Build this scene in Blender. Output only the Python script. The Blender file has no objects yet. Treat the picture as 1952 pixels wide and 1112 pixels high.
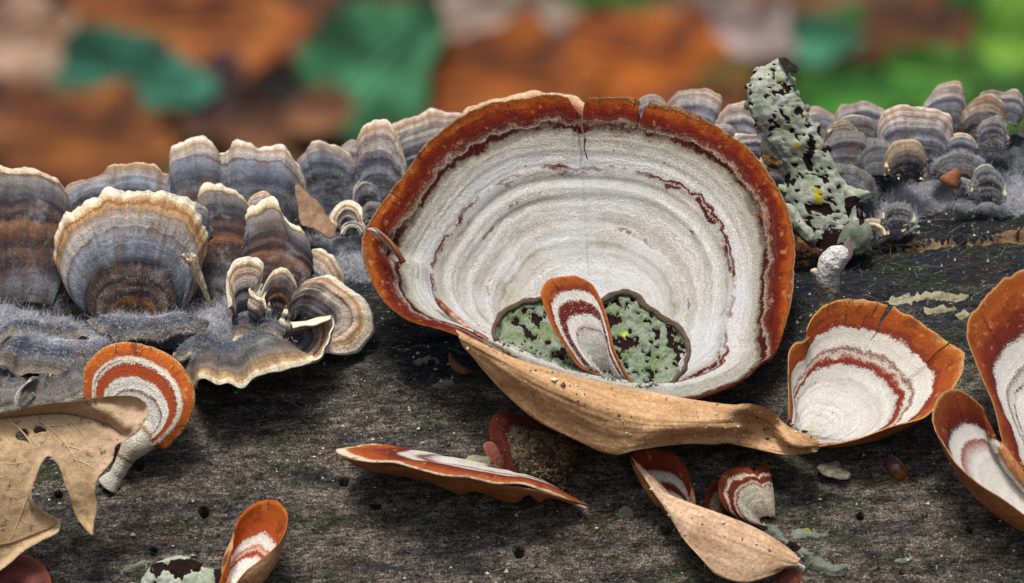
import bpy, math, random
import numpy as np
from mathutils import Vector
from mathutils.geometry import delaunay_2d_cdt
random.seed(7)
RNG = np.random.default_rng(7)
sc = bpy.context.scene
sc.unit_settings.system = 'METRIC'
sc.unit_settings.scale_length = 0.01          # one unit is one centimetre

# ------------------------------------------------------------------ camera, sky, sun, exposure
D, PPC, PITCH = 70.0, 160.0, math.radians(12)
FWD = np.array([0, math.cos(PITCH), -math.sin(PITCH)])
UP = np.array([0, math.sin(PITCH), math.cos(PITCH)])
RIGHT = np.array([1.0, 0, 0])
CAM = -FWD * D
cd = bpy.data.cameras.new('camera')
cam = bpy.data.objects.new('camera', cd)
sc.collection.objects.link(cam)
cam.location = CAM
cam.rotation_euler = (math.pi / 2 - PITCH, 0, 0)
cd.sensor_width = 36
cd.lens = 36 * D / (1952 / PPC)
cd.clip_start, cd.clip_end = 1.0, 20000
cd.dof.use_dof = True
cd.dof.focus_distance = D - 0.2
cd.dof.aperture_fstop = cd.lens * 1e-3 / 0.44
cd.dof.aperture_blades = 9
sc.camera = cam

SUN_ELEV, SUN_AZ = math.radians(70), math.radians(200)   # azimuth: 0 = +Y, clockwise seen from above
world = bpy.data.worlds.new('World')
sc.world = world
world.use_nodes = True
wn = world.node_tree
wn.nodes.clear()
wo = wn.nodes.new('ShaderNodeOutputWorld')
wb_ = wn.nodes.new('ShaderNodeBackground')
sky = wn.nodes.new('ShaderNodeTexSky')
sky.sky_type = 'NISHITA'
sky.sun_disc = False
sky.sun_elevation = SUN_ELEV
sky.sun_rotation = SUN_AZ
sky.air_density, sky.dust_density, sky.ozone_density = 1.0, 5.0, 0.6
wn.links.new(sky.outputs[0], wb_.inputs[0])
wb_.inputs[1].default_value = 0.06
wn.links.new(wb_.outputs[0], wo.inputs[0])
sd = bpy.data.lights.new('sun', 'SUN')
sd.energy = 1.5
sd.angle = math.radians(15)
sd.color = (1.0, 0.975, 0.94)
sun = bpy.data.objects.new('sun', sd)
sc.collection.objects.link(sun)
to_sun = Vector((math.sin(SUN_AZ) * math.cos(SUN_ELEV), math.cos(SUN_AZ) * math.cos(SUN_ELEV), math.sin(SUN_ELEV)))
sun.rotation_euler = to_sun.to_track_quat('Z', 'Y').to_euler()
sc.view_settings.view_transform = 'Standard'
sc.view_settings.look = 'None'
sc.view_settings.exposure = 1.26
sc.view_settings.gamma = 1
sc.view_settings.use_curve_mapping = False
sc.cycles.max_bounces = 6

# ------------------------------------------------------------------ helpers: points, noise, splines
def proj(W):
    """world point -> photo pixel and depth"""
    d = W - CAM
    f = d @ FWD
    return 976 + (d @ RIGHT) / f * D * PPC, 556 - (d @ UP) / f * D * PPC, f - D
def P(px, py, w):
    """photo pixel and depth behind the focus plane -> world point(s)"""
    px, py, w = np.broadcast_arrays(np.asarray(px, float), np.asarray(py, float), np.asarray(w, float))
    k = (D + w) / D
    a, b = (px - 976) / PPC * k, -(py - 556) / PPC * k
    return CAM + (D + w)[..., None] * FWD + a[..., None] * RIGHT + b[..., None] * UP

LOG_R, LOG_TILT, LOG_WC = 8.0, math.radians(2.3), 5.75
LOG_VC = (556 - 310) / PPC - LOG_R
def LOGW(px, py):
    """depth of the log's surface seen at a pixel"""
    px, py = np.asarray(px, float), np.asarray(py, float)
    k = -(py - 556) / PPC - math.tan(LOG_TILT) * (px - 976) / PPC
    c, m = k - LOG_VC, k / D
    A, B, Cc = m * m + 1, 2 * (c * m - LOG_WC), c * c + LOG_WC ** 2 - LOG_R ** 2
    disc = B * B - 4 * A * Cc
    return np.where(disc > 0, (-B - np.sqrt(np.maximum(disc, 0))) / (2 * A), LOG_WC)

def _hash(i, j, k, s):
    h = (i * 374761393 + j * 668265263 + k * 2147483647 + s * 1274126177) & 0xFFFFFFFF
    h = ((h ^ (h >> 13)) * 1274126177) & 0xFFFFFFFF
    h = (h ^ (h >> 16)) * 2246822519 & 0xFFFFFFFF
    return ((h ^ (h >> 15)) & 0xFFFFFF) / float(0xFFFFFF)
def vnoise(p, seed=0):
    p = np.asarray(p, float)
    i = np.floor(p).astype(np.int64)
    f = p - i
    f = f * f * (3 - 2 * f)
    out = 0
    for a in (0, 1):
        for b in (0, 1):
            for c in (0, 1):
                wgt = (f[..., 0] if a else 1 - f[..., 0]) * (f[..., 1] if b else 1 - f[..., 1]) * (f[..., 2] if c else 1 - f[..., 2])
                out = out + wgt * _hash(i[..., 0] + a, i[..., 1] + b, i[..., 2] + c, seed)
    return out * 2 - 1
def fbm(p, octs=3, seed=0):
    p = np.asarray(p, float)
    o, a, tot = 0, 1.0, 0
    for q in range(octs):
        o = o + a * vnoise(p * 2 ** q + 17.3 * q, seed + q)
        tot += a
        a *= .5
    return o / tot
def n1(x, octs=2, seed=0):
    x = np.asarray(x, float)
    return fbm(np.stack([x, x * 0 + .37, x * 0 + .71], -1), octs, seed)
def n2(x, y, octs=3, seed=0):
    x, y = np.broadcast_arrays(np.asarray(x, float), np.asarray(y, float))
    return fbm(np.stack([x, y, x * 0 + .5], -1), octs, seed)

def spline(pts, par, q, closed=False):
    pts, par = np.asarray(pts, float), np.asarray(par, float)
    if closed:
        L = par[-1]
        pts = np.concatenate([pts[-3:-1], pts, pts[1:3]])
        par = np.concatenate([par[-3:-1] - L, par, par[1:3] + L])
    n = len(pts)
    d = np.diff(pts, axis=0) / np.maximum(np.diff(par), 1e-9)[:, None]
    m = np.empty_like(pts)
    m[0], m[-1] = d[0], d[-1]
    h = np.diff(par)
    if n > 2:
        w1 = (h[1:] / (h[:-1] + h[1:]))[:, None]
        m[1:-1] = w1 * d[:-1] + (1 - w1) * d[1:]
    k = np.clip(np.searchsorted(par, q, side='right') - 1, 0, n - 2)
    hk = h[k][:, None]
    t = ((q - par[k]) / h[k])[:, None]
    return ((2 * t ** 3 - 3 * t ** 2 + 1) * pts[k] + (t ** 3 - 2 * t ** 2 + t) * hk * m[k]
            + (-2 * t ** 3 + 3 * t ** 2) * pts[k + 1] + (t ** 3 - t ** 2) * hk * m[k + 1])
def chord(pts):
    d = np.linalg.norm(np.diff(np.asarray(pts, float)[:, :2], axis=0), axis=1)
    return np.concatenate([[0], np.cumsum(np.maximum(d, 1e-3))])

# ------------------------------------------------------------------ helpers: objects
def lin(h):
    if not isinstance(h, str):
        return tuple(h) + (1,)
    h = h.lstrip('#')
    o = []
    for i in (0, 2, 4):
        c = int(h[i:i + 2], 16) / 255
        o.append(c / 12.92 if c <= .04045 else ((c + .055) / 1.055) ** 2.4)
    return tuple(o) + (1,)
def tag(o, label=None, cat=None, group=None, kind=None):
    if label: o['label'] = label
    if cat: o['category'] = cat
    if group: o['group'] = group
    if kind: o['kind'] = kind
    return o
def empty(name, loc, label, cat, group=None):
    o = bpy.data.objects.new(name, None)
    o.empty_display_size = .3
    o.location = loc
    sc.collection.objects.link(o)
    return tag(o, label, cat, group)
def mesh_obj(name, V, Fs, mats, parent=None, uv=None, origin=None, matidx=None, smooth=True):
    """V in world coordinates; the object's origin is the parent's place (or origin)"""
    V = np.asarray(V, float)
    off = np.array(parent.location if parent else (origin if origin is not None else V.mean(0)), float)
    if parent and parent.parent:
        off = off + np.array(parent.parent.location)
    me = bpy.data.meshes.new(name)
    Fs = np.asarray(Fs) if not isinstance(Fs, list) else Fs
    if isinstance(Fs, np.ndarray):
        nf, k = Fs.shape
        me.vertices.add(len(V)); me.vertices.foreach_set('co', (V - off).astype(np.float32).ravel())
        me.loops.add(nf * k); me.loops.foreach_set('vertex_index', Fs.astype(np.int32).ravel())
        me.polygons.add(nf); me.polygons.foreach_set('loop_start', np.arange(0, nf * k, k, dtype=np.int32))
        me.update(calc_edges=True)
    else:
        me.from_pydata((V - off).tolist(), [], Fs)
    if uv is not None:
        lay = me.uv_layers.new(name='UVMap')
        li = np.empty(len(me.loops), np.int32); me.loops.foreach_get('vertex_index', li)
        lay.data.foreach_set('uv', np.asarray(uv, np.float32)[li].ravel())
    for m in (mats if isinstance(mats, (list, tuple)) else [mats]):
        me.materials.append(m)
    if matidx is not None:
        me.polygons.foreach_set('material_index', np.asarray(matidx, np.int32))
    me.polygons.foreach_set('use_smooth', np.full(len(me.polygons), smooth))
    me.validate()
    o = bpy.data.objects.new(name, me)
    sc.collection.objects.link(o)
    if parent:
        o.parent = parent
    else:
        o.location = off
    return o
def grid_faces(nt, ns, closed=False, flip=False, base=0):
    i = np.arange(nt - 1)[:, None] * ns
    j = np.arange(ns if closed else ns - 1)[None, :]
    jn = (j + 1) % ns
    a, b, c, d = i + j, i + jn, i + ns + jn, i + ns + j
    f = np.stack([a, b, c, d], -1).reshape(-1, 4) + base
    return f[:, ::-1] if flip else f
def grid_normals(G, closed=False):
    if closed:
        ds = np.roll(G, -1, 1) - np.roll(G, 1, 1)
    else:
        ds = np.gradient(G, axis=1)
    dt = np.gradient(G, axis=0)
    n = np.cross(ds, dt)
    L = np.linalg.norm(n, axis=-1, keepdims=True)
    n = n / np.maximum(L, 1e-9)
    if G.shape[0] > 1:
        n[0] = n[1]
    return n
def ribbons(root, dirv, length, width, bend=.3, view=None):
    """thin tapered hairs: two segments each, as V, F"""
    n = len(root)
    dirv = dirv / np.maximum(np.linalg.norm(dirv, axis=1, keepdims=True), 1e-9)
    r = RNG.normal(size=(n, 3))
    side = np.cross(dirv, FWD[None] + .3 * r)
    side /= np.maximum(np.linalg.norm(side, axis=1, keepdims=True), 1e-9)
    length = np.broadcast_to(length, (n,))[:, None]
    width = np.broadcast_to(width, (n,))[:, None]
    bv = RNG.normal(size=(n, 3)) * bend * length
    p1 = root + dirv * length * .5 + bv * .35
    p2 = root + dirv * length + bv
    V = np.stack([root - side * width * .5, root + side * width * .5, p1 - side * width * .35, p1 + side * width * .35, p2], 1).reshape(-1, 3)
    b = np.arange(n)[:, None] * 5
    Fq = np.concatenate([b + np.array([[0, 1, 3]]), b + np.array([[0, 3, 2]]), b + np.array([[2, 3, 4]])])
    return V, Fq

# ------------------------------------------------------------------ helpers: materials
class G:
    def __init__(s, name):
        s.m = bpy.data.materials.new(name)
        s.m.use_nodes = True
        s.t = s.m.node_tree
        s.t.nodes.clear()
        s.out = s.t.nodes.new('ShaderNodeOutputMaterial')
    def n(s, typ, ins=(), **at):
        nd = s.t.nodes.new(typ)
        for k, v in at.items():
            setattr(nd, k, v)
        for k, v in (ins.items() if isinstance(ins, dict) else enumerate(ins)):
            s.put(nd.inputs[k], v)
        return nd
    def put(s, sock, v):
        if v is None:
            return
        if isinstance(v, bpy.types.NodeSocket):
            s.t.links.new(v, sock)
        else:
            sock.default_value = v
    def obj(s):
        return s.n('ShaderNodeTexCoord').outputs['Object']
    def uv(s):
        u = s.n('ShaderNodeUVMap')
        x = s.n('ShaderNodeSeparateXYZ', [u.outputs[0]])
        return x.outputs[0], x.outputs[1]
    def vec(s, x, y, z=0.0):
        return s.n('ShaderNodeCombineXYZ', [x, y, z]).outputs[0]
    def math(s, op, a, b=None, c=None, clamp=False):
        return s.n('ShaderNodeMath', [a, b, c][:3 if c is not None else 2], operation=op, use_clamp=clamp).outputs[0]
    def noise(s, v, scale, detail=3.0, rough=.55, dist=0.0):
        return s.n('ShaderNodeTexNoise', {'Vector': v, 'Scale': scale, 'Detail': detail, 'Roughness': rough, 'Distortion': dist}).outputs[0]
    def vor(s, v, scale, feature='F1', rnd=1.0):
        nd = s.n('ShaderNodeTexVoronoi', {'Vector': v, 'Scale': scale, 'Randomness': rnd}, feature=feature)
        return nd
    def ramp(s, f, stops, interp='LINEAR'):
        nd = s.t.nodes.new('ShaderNodeValToRGB')
        cr = nd.color_ramp
        cr.interpolation = interp
        while len(cr.elements) < len(stops):
            cr.elements.new(.5)
        for e, (p, c) in zip(cr.elements, stops):
            e.position = p
        for e, (p, c) in zip(cr.elements, stops):
            e.color = lin(c) if isinstance(c, str) else ((c, c, c, 1) if isinstance(c, (int, float)) else tuple(c) + (1,))
        s.put(nd.inputs[0], f)
        return nd.outputs[0]
    def step(s, f, a, b):
        return s.n('ShaderNodeMapRange', {0: f, 1: a, 2: b, 3: 0.0, 4: 1.0}, interpolation_type='SMOOTHSTEP').outputs[0]
    def mix(s, f, a, b, blend='MIX'):
        nd = s.t.nodes.new('ShaderNodeMix')
        nd.data_type = 'RGBA'
        nd.blend_type = blend
        nd.clamp_factor = True
        s.put(nd.inputs[0], f)
        s.put(nd.inputs[6], lin(a) if isinstance(a, str) else a)
        s.put(nd.inputs[7], lin(b) if isinstance(b, str) else b)
        return nd.outputs[2]
    def gain(s, col, f, lo, hi, a=.3, b=.7):
        """multiply a colour by lo..hi as f goes from .3 to .7"""
        k = s.n('ShaderNodeMapRange', {0: f, 1: a, 2: b, 3: lo, 4: hi}).outputs[0]
        return s.mix(1.0, col, s.n('ShaderNodeCombineColor', [k, k, k]).outputs[0], 'MULTIPLY')
    def finish(s, col, rough=.7, bump=None, dist=.02, spec=.3, strength=1.0, **extra):
        ins = {'Base Color': lin(col) if isinstance(col, str) else col, 'Roughness': rough, 'Specular IOR Level': spec}
        ins.update(extra)
        b = s.n('ShaderNodeBsdfPrincipled', ins)
        if bump is not None:
            bn = s.n('ShaderNodeBump', {'Strength': strength, 'Distance': dist, 'Height': bump})
            s.t.links.new(bn.outputs[0], b.inputs['Normal'])
        s.t.links.new(b.outputs[0], s.out.inputs[0])
        return s.m

def zone_mat(name, stops, wob=(.03, .012, .012), ring=(.85, 1.12, 28), streak=(.95, 1.05, 9), grain=(.85, 1.12, 60),
             broken=(), speck=None, rough=.8, spec=.25, bump=(.5, .6, .6), dist=.02, tint=None, fuzzmask=None, rimcrack=None, top=(), dust=False):
    """growth zones from the base (v=0) to the rim (v=1), with wobble, rings, radial streaks and grain"""
    g = G(name)
    u, v = g.uv()
    o = g.obj()
    fine = g.noise(o, 55, 2, .6)
    a = g.math('MULTIPLY_ADD', g.noise(o, 1.1, 2), wob[0] * 2.5, v)
    a = g.math('MULTIPLY_ADD', g.noise(o, 7, 2), wob[1] * 2.5, a)
    a = g.math('MULTIPLY_ADD', fine, wob[2] * 2.5, a)
    t = g.math('SUBTRACT', a, 1.25 * sum(wob))
    # the rim itself keeps its colour whatever the wobble
    t = g.mix(g.step(v, .982, .999), g.vec(t, t, t), g.vec(v, v, v))
    t = g.n('ShaderNodeSeparateXYZ', [t]).outputs[0]
    col = g.ramp(t, stops)
    if top:
        col = g.mix(g.step(t, top[0][0] - .004, top[0][0]), col, g.ramp(t, list(top)))
    for (t0, w, thr, c) in broken:
        d = g.math('ABSOLUTE', g.math('SUBTRACT', t, t0))
        m = g.math('SUBTRACT', 1.0, g.step(d, w * .5, w))
        m2 = g.step(g.noise(g.vec(g.math('MULTIPLY', u, 1.6), g.math('MULTIPLY', v, 6)), 1.0, 3), thr, thr + .05)
        col = g.mix(g.math('MULTIPLY', m, m2), col, c)
    rn = g.noise(g.vec(g.math('MULTIPLY', u, .35), g.math('MULTIPLY', t, ring[2])), 1.0, 3, .6)
    col = g.gain(col, rn, ring[0], ring[1])
    st = g.noise(g.vec(g.math('MULTIPLY', u, streak[2]), g.math('MULTIPLY', v, 1.2)), 1.0, 3, .6)
    col = g.gain(col, st, streak[0], streak[1])
    gr = g.noise(o, grain[2], 3, .7)
    col = g.gain(col, gr, grain[0], grain[1])
    if dust:          # patchy nap: worn brown streaks and silvery down
        dn = g.noise(g.vec(g.math('MULTIPLY', u, 2.2), g.math('MULTIPLY', v, 2.5), 4.0), 1.0, 5, .7)
        inner = g.math('SUBTRACT', 1.0, g.step(v, .72, .86))
        col = g.mix(g.math('MULTIPLY', inner, g.math('MULTIPLY', g.step(dn, .52, .68), .6)), col, '#2a1f1c')
        dn2 = g.noise(g.vec(g.math('MULTIPLY', u, 2.6), g.math('MULTIPLY', v, 3.5), 11.0), 1.0, 6, .75)
        col = g.mix(g.math('MULTIPLY', inner, g.math('MULTIPLY', g.step(dn2, .50, .70), .5)), col, '#9a9a9c')
        dn3 = g.noise(g.vec(g.math('MULTIPLY', u, 1.8), g.math('MULTIPLY', v, 2.0), 19.0), 1.0, 5, .7)
        col = g.mix(g.math('MULTIPLY', inner, g.math('MULTIPLY', g.step(dn3, .50, .66), .65)), col, '#5c4330')
    if rimcrack:      # hair-thin radial cracks, stains and wear on the smooth rim
        rc_ = g.noise(g.vec(g.math('MULTIPLY', u, 9), g.math('MULTIPLY', v, 3)), 1.0, 4, .7, .6)
        rm = g.step(v, rimcrack - .02, rimcrack + .02)
        col = g.mix(g.math('MULTIPLY', rm, g.math('MULTIPLY', g.step(rc_, .57, .66), .65)), col, '#3c160c')
        wn_ = g.noise(o, 5.5, 4, .65)
        col = g.mix(g.math('MULTIPLY', rm, g.math('MULTIPLY', g.step(wn_, .52, .68), .55)), col, '#5c2412')
        col = g.mix(g.math('MULTIPLY', rm, g.math('MULTIPLY', g.step(g.noise(o, 9, 4, .6), .58, .70), .6)), col, '#c98a4e')
        vs = g.vor(o, 10)
        sc_ = g.n('ShaderNodeSeparateColor', [vs.outputs['Color']])
        col = g.mix(g.math('MULTIPLY', rm, g.math('MULTIPLY', g.math('SUBTRACT', 1.0, g.step(vs.outputs['Distance'], .04, .10)), g.step(sc_.outputs[0], .75, .77))), col, '#c8ac90')
    if tint:
        col = g.mix(g.math('MULTIPLY', g.math('MULTIPLY', g.step(g.noise(o, tint[1], 3), .45, .65), tint[2]), g.math('SUBTRACT', 1.0, g.step(v, .74, .84))), col, tint[0])
    if speck:
        vo = g.vor(o, speck[0])
        m = g.math('MULTIPLY', g.math('SUBTRACT', 1.0, g.step(g.math('MULTIPLY_ADD', g.noise(o, speck[0] * 5, 1), .08, vo.outputs['Distance']), speck[1] + .02, speck[1] + .05)),
                   g.step(g.n('ShaderNodeSeparateColor', [vo.outputs['Color']]).outputs[0], speck[2], speck[2] + .01))
        col = g.mix(m, col, speck[3])
    h = g.math('MULTIPLY', rn, bump[0])
    h = g.math('MULTIPLY_ADD', st, bump[1] * .6, h)
    h = g.math('MULTIPLY_ADD', gr, bump[2], h)
    return g.finish(col, rough, h, dist, spec)

# false turkey tails: white felt, red-brown zones, orange rim
OR, ORD, RED, DRED, WH, GW, BE = '#a44f16', '#843414', '#6a2012', '#4c150e', '#d8d5cc', '#bdb8ac', '#a89e86'
M_MAIN = zone_mat('white_felt_zoned',
    [(0, '#b5af97'), (.10, '#c6c1ac'), (.20, '#d9d6ca'), (.29, '#d2cec2'), (.32, '#dcd9cf'), (.37, '#c6bfac'), (.395, '#bcb39b'), (.405, '#9a9078'), (.42, '#c2bcae'), (.46, '#d8d5cb'), (.50, '#bfb9ac'), (.53, '#dcd9d2'), (.58, '#c9c5ba'), (.61, '#dedbd3'), (.66, '#c9c5ba'),
     (.69, '#b2aa9c'), (.715, '#dbd8d0'), (.78, '#dcd9d0'), (.80, '#cdc8ba'), (.84, '#b8b1a0'), (.865, '#8a806e'), (.880, '#6a5a48'), (.889, '#4c180f'), (.896, '#c8b8a4'), (.902, '#652419'), (.907, '#a88a74'), (.911, '#561710'), (.920, '#641c12'), (.923, '#8a5846'), (.926, '#5e1a11')],
    wob=(.034, .022, .011), ring=(.72, 1.14, 60), streak=(.95, 1.05, 9), grain=(.52, 1.30, 62),
    broken=[(.712, .010, .42, '#6c2216'), (.690, .012, .54, '#55180f'), (.878, .014, .40, DRED), (.60, .008, .60, '#7a6a58'), (.47, .006, .55, '#8a7c66')], speck=(3.2, .04, .45, '#2a1c16'), rough=.9, spec=.15, bump=(.6, .2, 1.1), dist=.035, tint=('#d6dade', 1.2, .45), rimcrack=.90, top=[(.930, '#64190f'), (.948, '#74220f'), (.962, '#8e3c13'), (.974, '#a85018'), (.986, '#b4601e'), (.993, '#7e4020'), (1, '#b88e62')])
STOPS_S = [(0, '#c9c2ac'), (.12, WH), (.42, '#d4d0c6'), (.47, GW), (.52, WH), (.56, '#cfc9be'), (.585, RED), (.62, '#8a321a'), (.655, '#cfc6b8'), (.675, RED), (.69, '#c4b6a4'), (.70, '#dad6ca'),
           (.815, '#d6cfc0'), (.83, '#7c2e16'), (.855, ORD), (.89, '#a04916'), (.95, OR), (.985, '#b4661e'), (1, '#c79a62')]
M_S3 = zone_mat('white_felt_orange_rim', STOPS_S, wob=(.05, .035, .03), ring=(.78, 1.12, 34), grain=(.72, 1.16, 75), speck=(4.5, .04, .6, '#3a241a'), bump=(.7, .3, 1), rimcrack=.82, broken=[(.64, .02, .5, '#cfc6b8'), (.45, .008, .55, '#7a6a58')])
M_S4 = zone_mat('white_felt_dark_rim', [(0, '#c9c4b4'), (.2, WH), (.34, '#b8b2a4'), (.37, WH), (.46, '#c2bcae'), (.48, WH), (.60, '#cfcabf'), (.63, '#6a5a4c'), (.645, WH), (.74, '#d8d5cc'), (.765, '#5a1c10'), (.80, '#6a1e10'), (.87, '#8a3614'), (.93, '#a85418'), (.985, '#aa5a1c'), (1, '#b48a58')],
     wob=(.04, .02, .03), ring=(.82, 1.1, 34), grain=(.72, 1.16, 75), speck=(4, .05, .5, '#2a1a14'), bump=(.7, .3, 1), rimcrack=.77, broken=[(.56, .010, .46, '#3c2c22'), (.40, .008, .5, '#54463a')])
M_S5 = zone_mat('white_felt_thin_red_rim', [(0, '#c9c4b4'), (.3, WH), (.55, '#d2cec4'), (.62, WH), (.70, '#8a3a28'), (.715, WH), (.80, '#d8d5cc'), (.82, '#5a1c10'), (.86, '#70220f'), (.93, '#8e4016'), (.985, '#9c4c1a'), (1, '#b48a58')],
     wob=(.05, .02, .03), ring=(.84, 1.1, 30), grain=(.72, 1.16, 75), speck=(4, .05, .5, '#2a1a14'), bump=(.7, .3, 1), rimcrack=.82)
M_S8 = zone_mat('white_topped_red_rim_shelf', [(0, '#b8b09a'), (.3, '#cfcabc'), (.5, '#d6d2c8'), (.58, '#5c1c12'), (.62, '#c9c2b4'), (.68, '#d2cdc0'), (.72, '#5a180e'), (.80, '#7a2812'), (.90, '#a04a18'), (.97, '#a85420'), (.985, '#d2b890'), (1, '#e0d2b4')],
     wob=(.06, .03, .03), ring=(.84, 1.1, 22), grain=(.6, 1.25, 60), speck=(6, .06, .5, '#4a3426'), bump=(.7, .3, 1), rimcrack=.74)
M_S6 = zone_mat('banded_orange_felt', [(0, '#c2bba6'), (.08, '#d0cabb'), (.38, '#d6d2c8'), (.42, GW), (.445, DRED), (.47, '#d6d1c4'), (.585, '#d8d4c6'), (.605, '#8a3a1a'), (.63, '#9a4218'), (.72, '#923c16'),
     (.745, '#7a2c16'), (.765, '#cfc6b2'), (.82, '#d4ccba'), (.84, '#9a4a1a'), (.90, '#a64e14'), (.96, '#b05c1a'), (.99, '#bb7a34'), (1, '#d8b488')],
     wob=(.03, .02, .045), ring=(.86, 1.1, 26), grain=(.55, 1.28, 55), speck=(7, .05, .5, '#5a2a1a'), bump=(.4, .5, 1), rimcrack=.83, broken=[(.79, .014, .5, '#5a3a28'), (.45, .02, .5, '#5a180e')])
M_S2 = zone_mat('crimson_banded_felt', [(0, '#d2cdbd'), (.30, '#dcd9d0'), (.44, '#d8d5cc'), (.46, '#8a2f1c'), (.475, '#d8d4cb'), (.60, '#d6d1c8'), (.62, '#661a10'), (.74, '#62190f'), (.765, '#cfc8bd'),
     (.85, '#d2ccc0'), (.865, '#7c2e16'), (.90, '#8a3414'), (.93, '#a04c16'), (1, '#b06426')], wob=(.03, .02, .045), ring=(.88, 1.08, 22), grain=(.6, 1.25, 60), speck=(6, .05, .7, '#4a2018'), rimcrack=.86)
M_S7 = zone_mat('orange_spoon_felt', [(0, '#d6d1c4'), (.40, '#dedad0'), (.45, '#d9d4c8'), (.48, '#a8481c'), (.52, '#8c3318'), (.55, '#c8beae'), (.585, '#b04a1c'), (.63, '#dcd7ca'), (.70, '#dcd7ca'), (.725, '#9c4418'),
     (.85, '#a84e14'), (1, '#b45a18')], wob=(.07, .05, .04), ring=(.92, 1.06, 18), grain=(.7, 1.2, 60), rimcrack=.74)
M_SDARK = zone_mat('dark_red_felt', [(0, '#b3a78c'), (.3, '#c4bba4'), (.5, '#cfc8b6'), (.54, '#64200f'), (.6, '#782a12'), (.64, '#cdc4b2'), (.74, '#c4b9a4'), (.77, '#6e220f'), (.88, '#843816'), (1, '#8e4018')],
     wob=(.05, .03, .02), ring=(.85, 1.1, 20), speck=(8, .05, .5, '#2a1810'), grain=(.5, 1.35, 50), rimcrack=.80, bump=(.7, .3, 1))
M_STORN = zone_mat('torn_striped_felt', [(0, '#a89c82'), (.35, '#b8b09a'), (.55, '#aaa28c'), (.60, '#7a3020'), (.63, '#c2b8a4'), (.67, '#5e1c10'), (.76, '#641e0f'), (.78, '#b8a890'), (.82, '#bdb09a'), (.84, '#641e0f'), (.92, '#863a16'), (1, '#8e4218')], wob=(.09, .06, .05), streak=(.7, 1.3, 7), ring=(.8, 1.1, 20), grain=(.5, 1.35, 50), speck=(8, .06, .4, '#2a1810'), rimcrack=.84, bump=(.7, .5, 1))
M_DIRT = zone_mat('dirty_brown_felt', [(0, '#2c2418'), (.5, '#4a3e2a'), (.76, '#5c503a'), (.80, '#3c0f06'), (.93, '#4c1608'), (1, '#642a12')],
     wob=(.04, .04, .03), grain=(.55, 1.5, 26), ring=(.7, 1.25, 12), speck=(9, .09, .5, '#8a8068'), dist=.06)
M_REDCAP = zone_mat('deep_red_cap', [(0, '#300c06'), (.4, '#4e160a'), (.6, '#682410'), (.8, '#561a0a'), (.93, '#742e12'), (1, '#9c5428')], wob=(.05, .03, .01), ring=(.8, 1.15, 14), grain=(.9, 1.1, 40), rough=.5, spec=.4)

def under_mat(name, a, b, c):
    g = G(name)
    u, v = g.uv()
    o = g.obj()
    st = g.noise(g.vec(g.math('MULTIPLY', u, .9), g.math('MULTIPLY', v, 11)), 1.0, 6, .68, .8)
    bl = g.noise(o, 1.3, 3)
    col = g.mix(g.step(st, .35, .68), a, b)
    col = g.mix(g.math('MULTIPLY', g.step(bl, .5, .7), .7), col, c)
    sp = g.noise(o, 24, 2, .5)
    vo = g.vor(o, 9.0)
    rc = g.n('ShaderNodeSeparateColor', [vo.outputs['Color']])
    dots = g.math('MULTIPLY', g.math('SUBTRACT', 1.0, g.step(vo.outputs['Distance'], .05, .11)), g.step(rc.outputs[0], .72, .74))
    col = g.mix(g.math('MULTIPLY', dots, g.step(g.noise(o, 30, 2), .4, .55)), col, '#4a3018')
    vo2 = g.vor(o, 5.0)
    rc2 = g.n('ShaderNodeSeparateColor', [vo2.outputs['Color']])
    pale = g.math('MULTIPLY', g.math('SUBTRACT', 1.0, g.step(vo2.outputs['Distance'], .05, .12)), g.step(rc2.outputs[1], .7, .72))
    col = g.mix(pale, col, '#cbb9a0')
    col = g.gain(col, sp, .75, 1.2)
    col = g.gain(col, g.noise(o, 70, 2), .85, 1.12)
    h = g.math('MULTIPLY_ADD', sp, .4, g.math('MULTIPLY', st, .45))
    return g.finish(col, .7, h, .02, .3)
M_TAN = under_mat('tan_hymenium', '#a68056', '#bf9a70', '#7c5632')
M_TAN2 = under_mat('pale_tan_hymenium', '#b89676', '#ccae8e', '#9c7a58')
M_UNDER = under_mat('ochre_underside', '#8a5830', '#a8764a', '#6c421e')
g = G('cream_pore_surface'); M_PORE = g.finish(g.gain(g.mix(g.noise(g.obj(), 3, 3), '#cbbd9c', '#ddd2b8'), g.noise(g.obj(), 60, 2), .85, 1.1), .8, g.noise(g.obj(), 60, 2), .01)

# turkey tails
def tail(name, st, **k):
    d = dict(wob=(.06, .035, .022), ring=(.58, 1.36, 46), streak=(.66, 1.30, 10), grain=(.56, 1.36, 48), rough=.75, bump=(.6, 1.0, .8), dist=.03, dust=True)
    d.update(k)
    return zone_mat(name, st, **d)
M_T1 = tail('blue_grey_zoned_cream_rim', [(0, '#56504c'), (.07, '#7a5236'), (.13, '#8e5c34'), (.17, '#3a3236'), (.23, '#6b5748'), (.27, '#9c8672'), (.30, '#3a3438'), (.37, '#55443c'), (.42, '#2a2a30'), (.47, '#53565e'),
     (.55, '#686d78'), (.63, '#84878f'), (.675, '#7c7876'), (.69, '#4a3c3a'), (.70, '#94908c'), (.77, '#a3988e'), (.82, '#8c7660'), (.86, '#a98358'), (.895, '#8a6238'), (.915, '#c3a074'), (.94, '#dcc8a2'), (1, '#efe6cf')], speck=(7, .05, .75, '#d8d0bc'))
M_T2 = tail('grey_blue_zoned_cream_rim', [(0, '#3c3a3c'), (.15, '#48494e'), (.25, '#2c2e36'), (.35, '#595c63'), (.45, '#383c43'), (.55, '#565c66'), (.66, '#7b7f87'), (.70, '#5b4a48'), (.715, '#a09890'), (.79, '#b0a496'), (.84, '#9a7f64'), (.87, '#b29a80'),
     (.92, '#d9c8ac'), (.96, '#e6dac2'), (1, '#efe8d8')], speck=(8, .07, .7, '#2c2826'))
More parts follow.
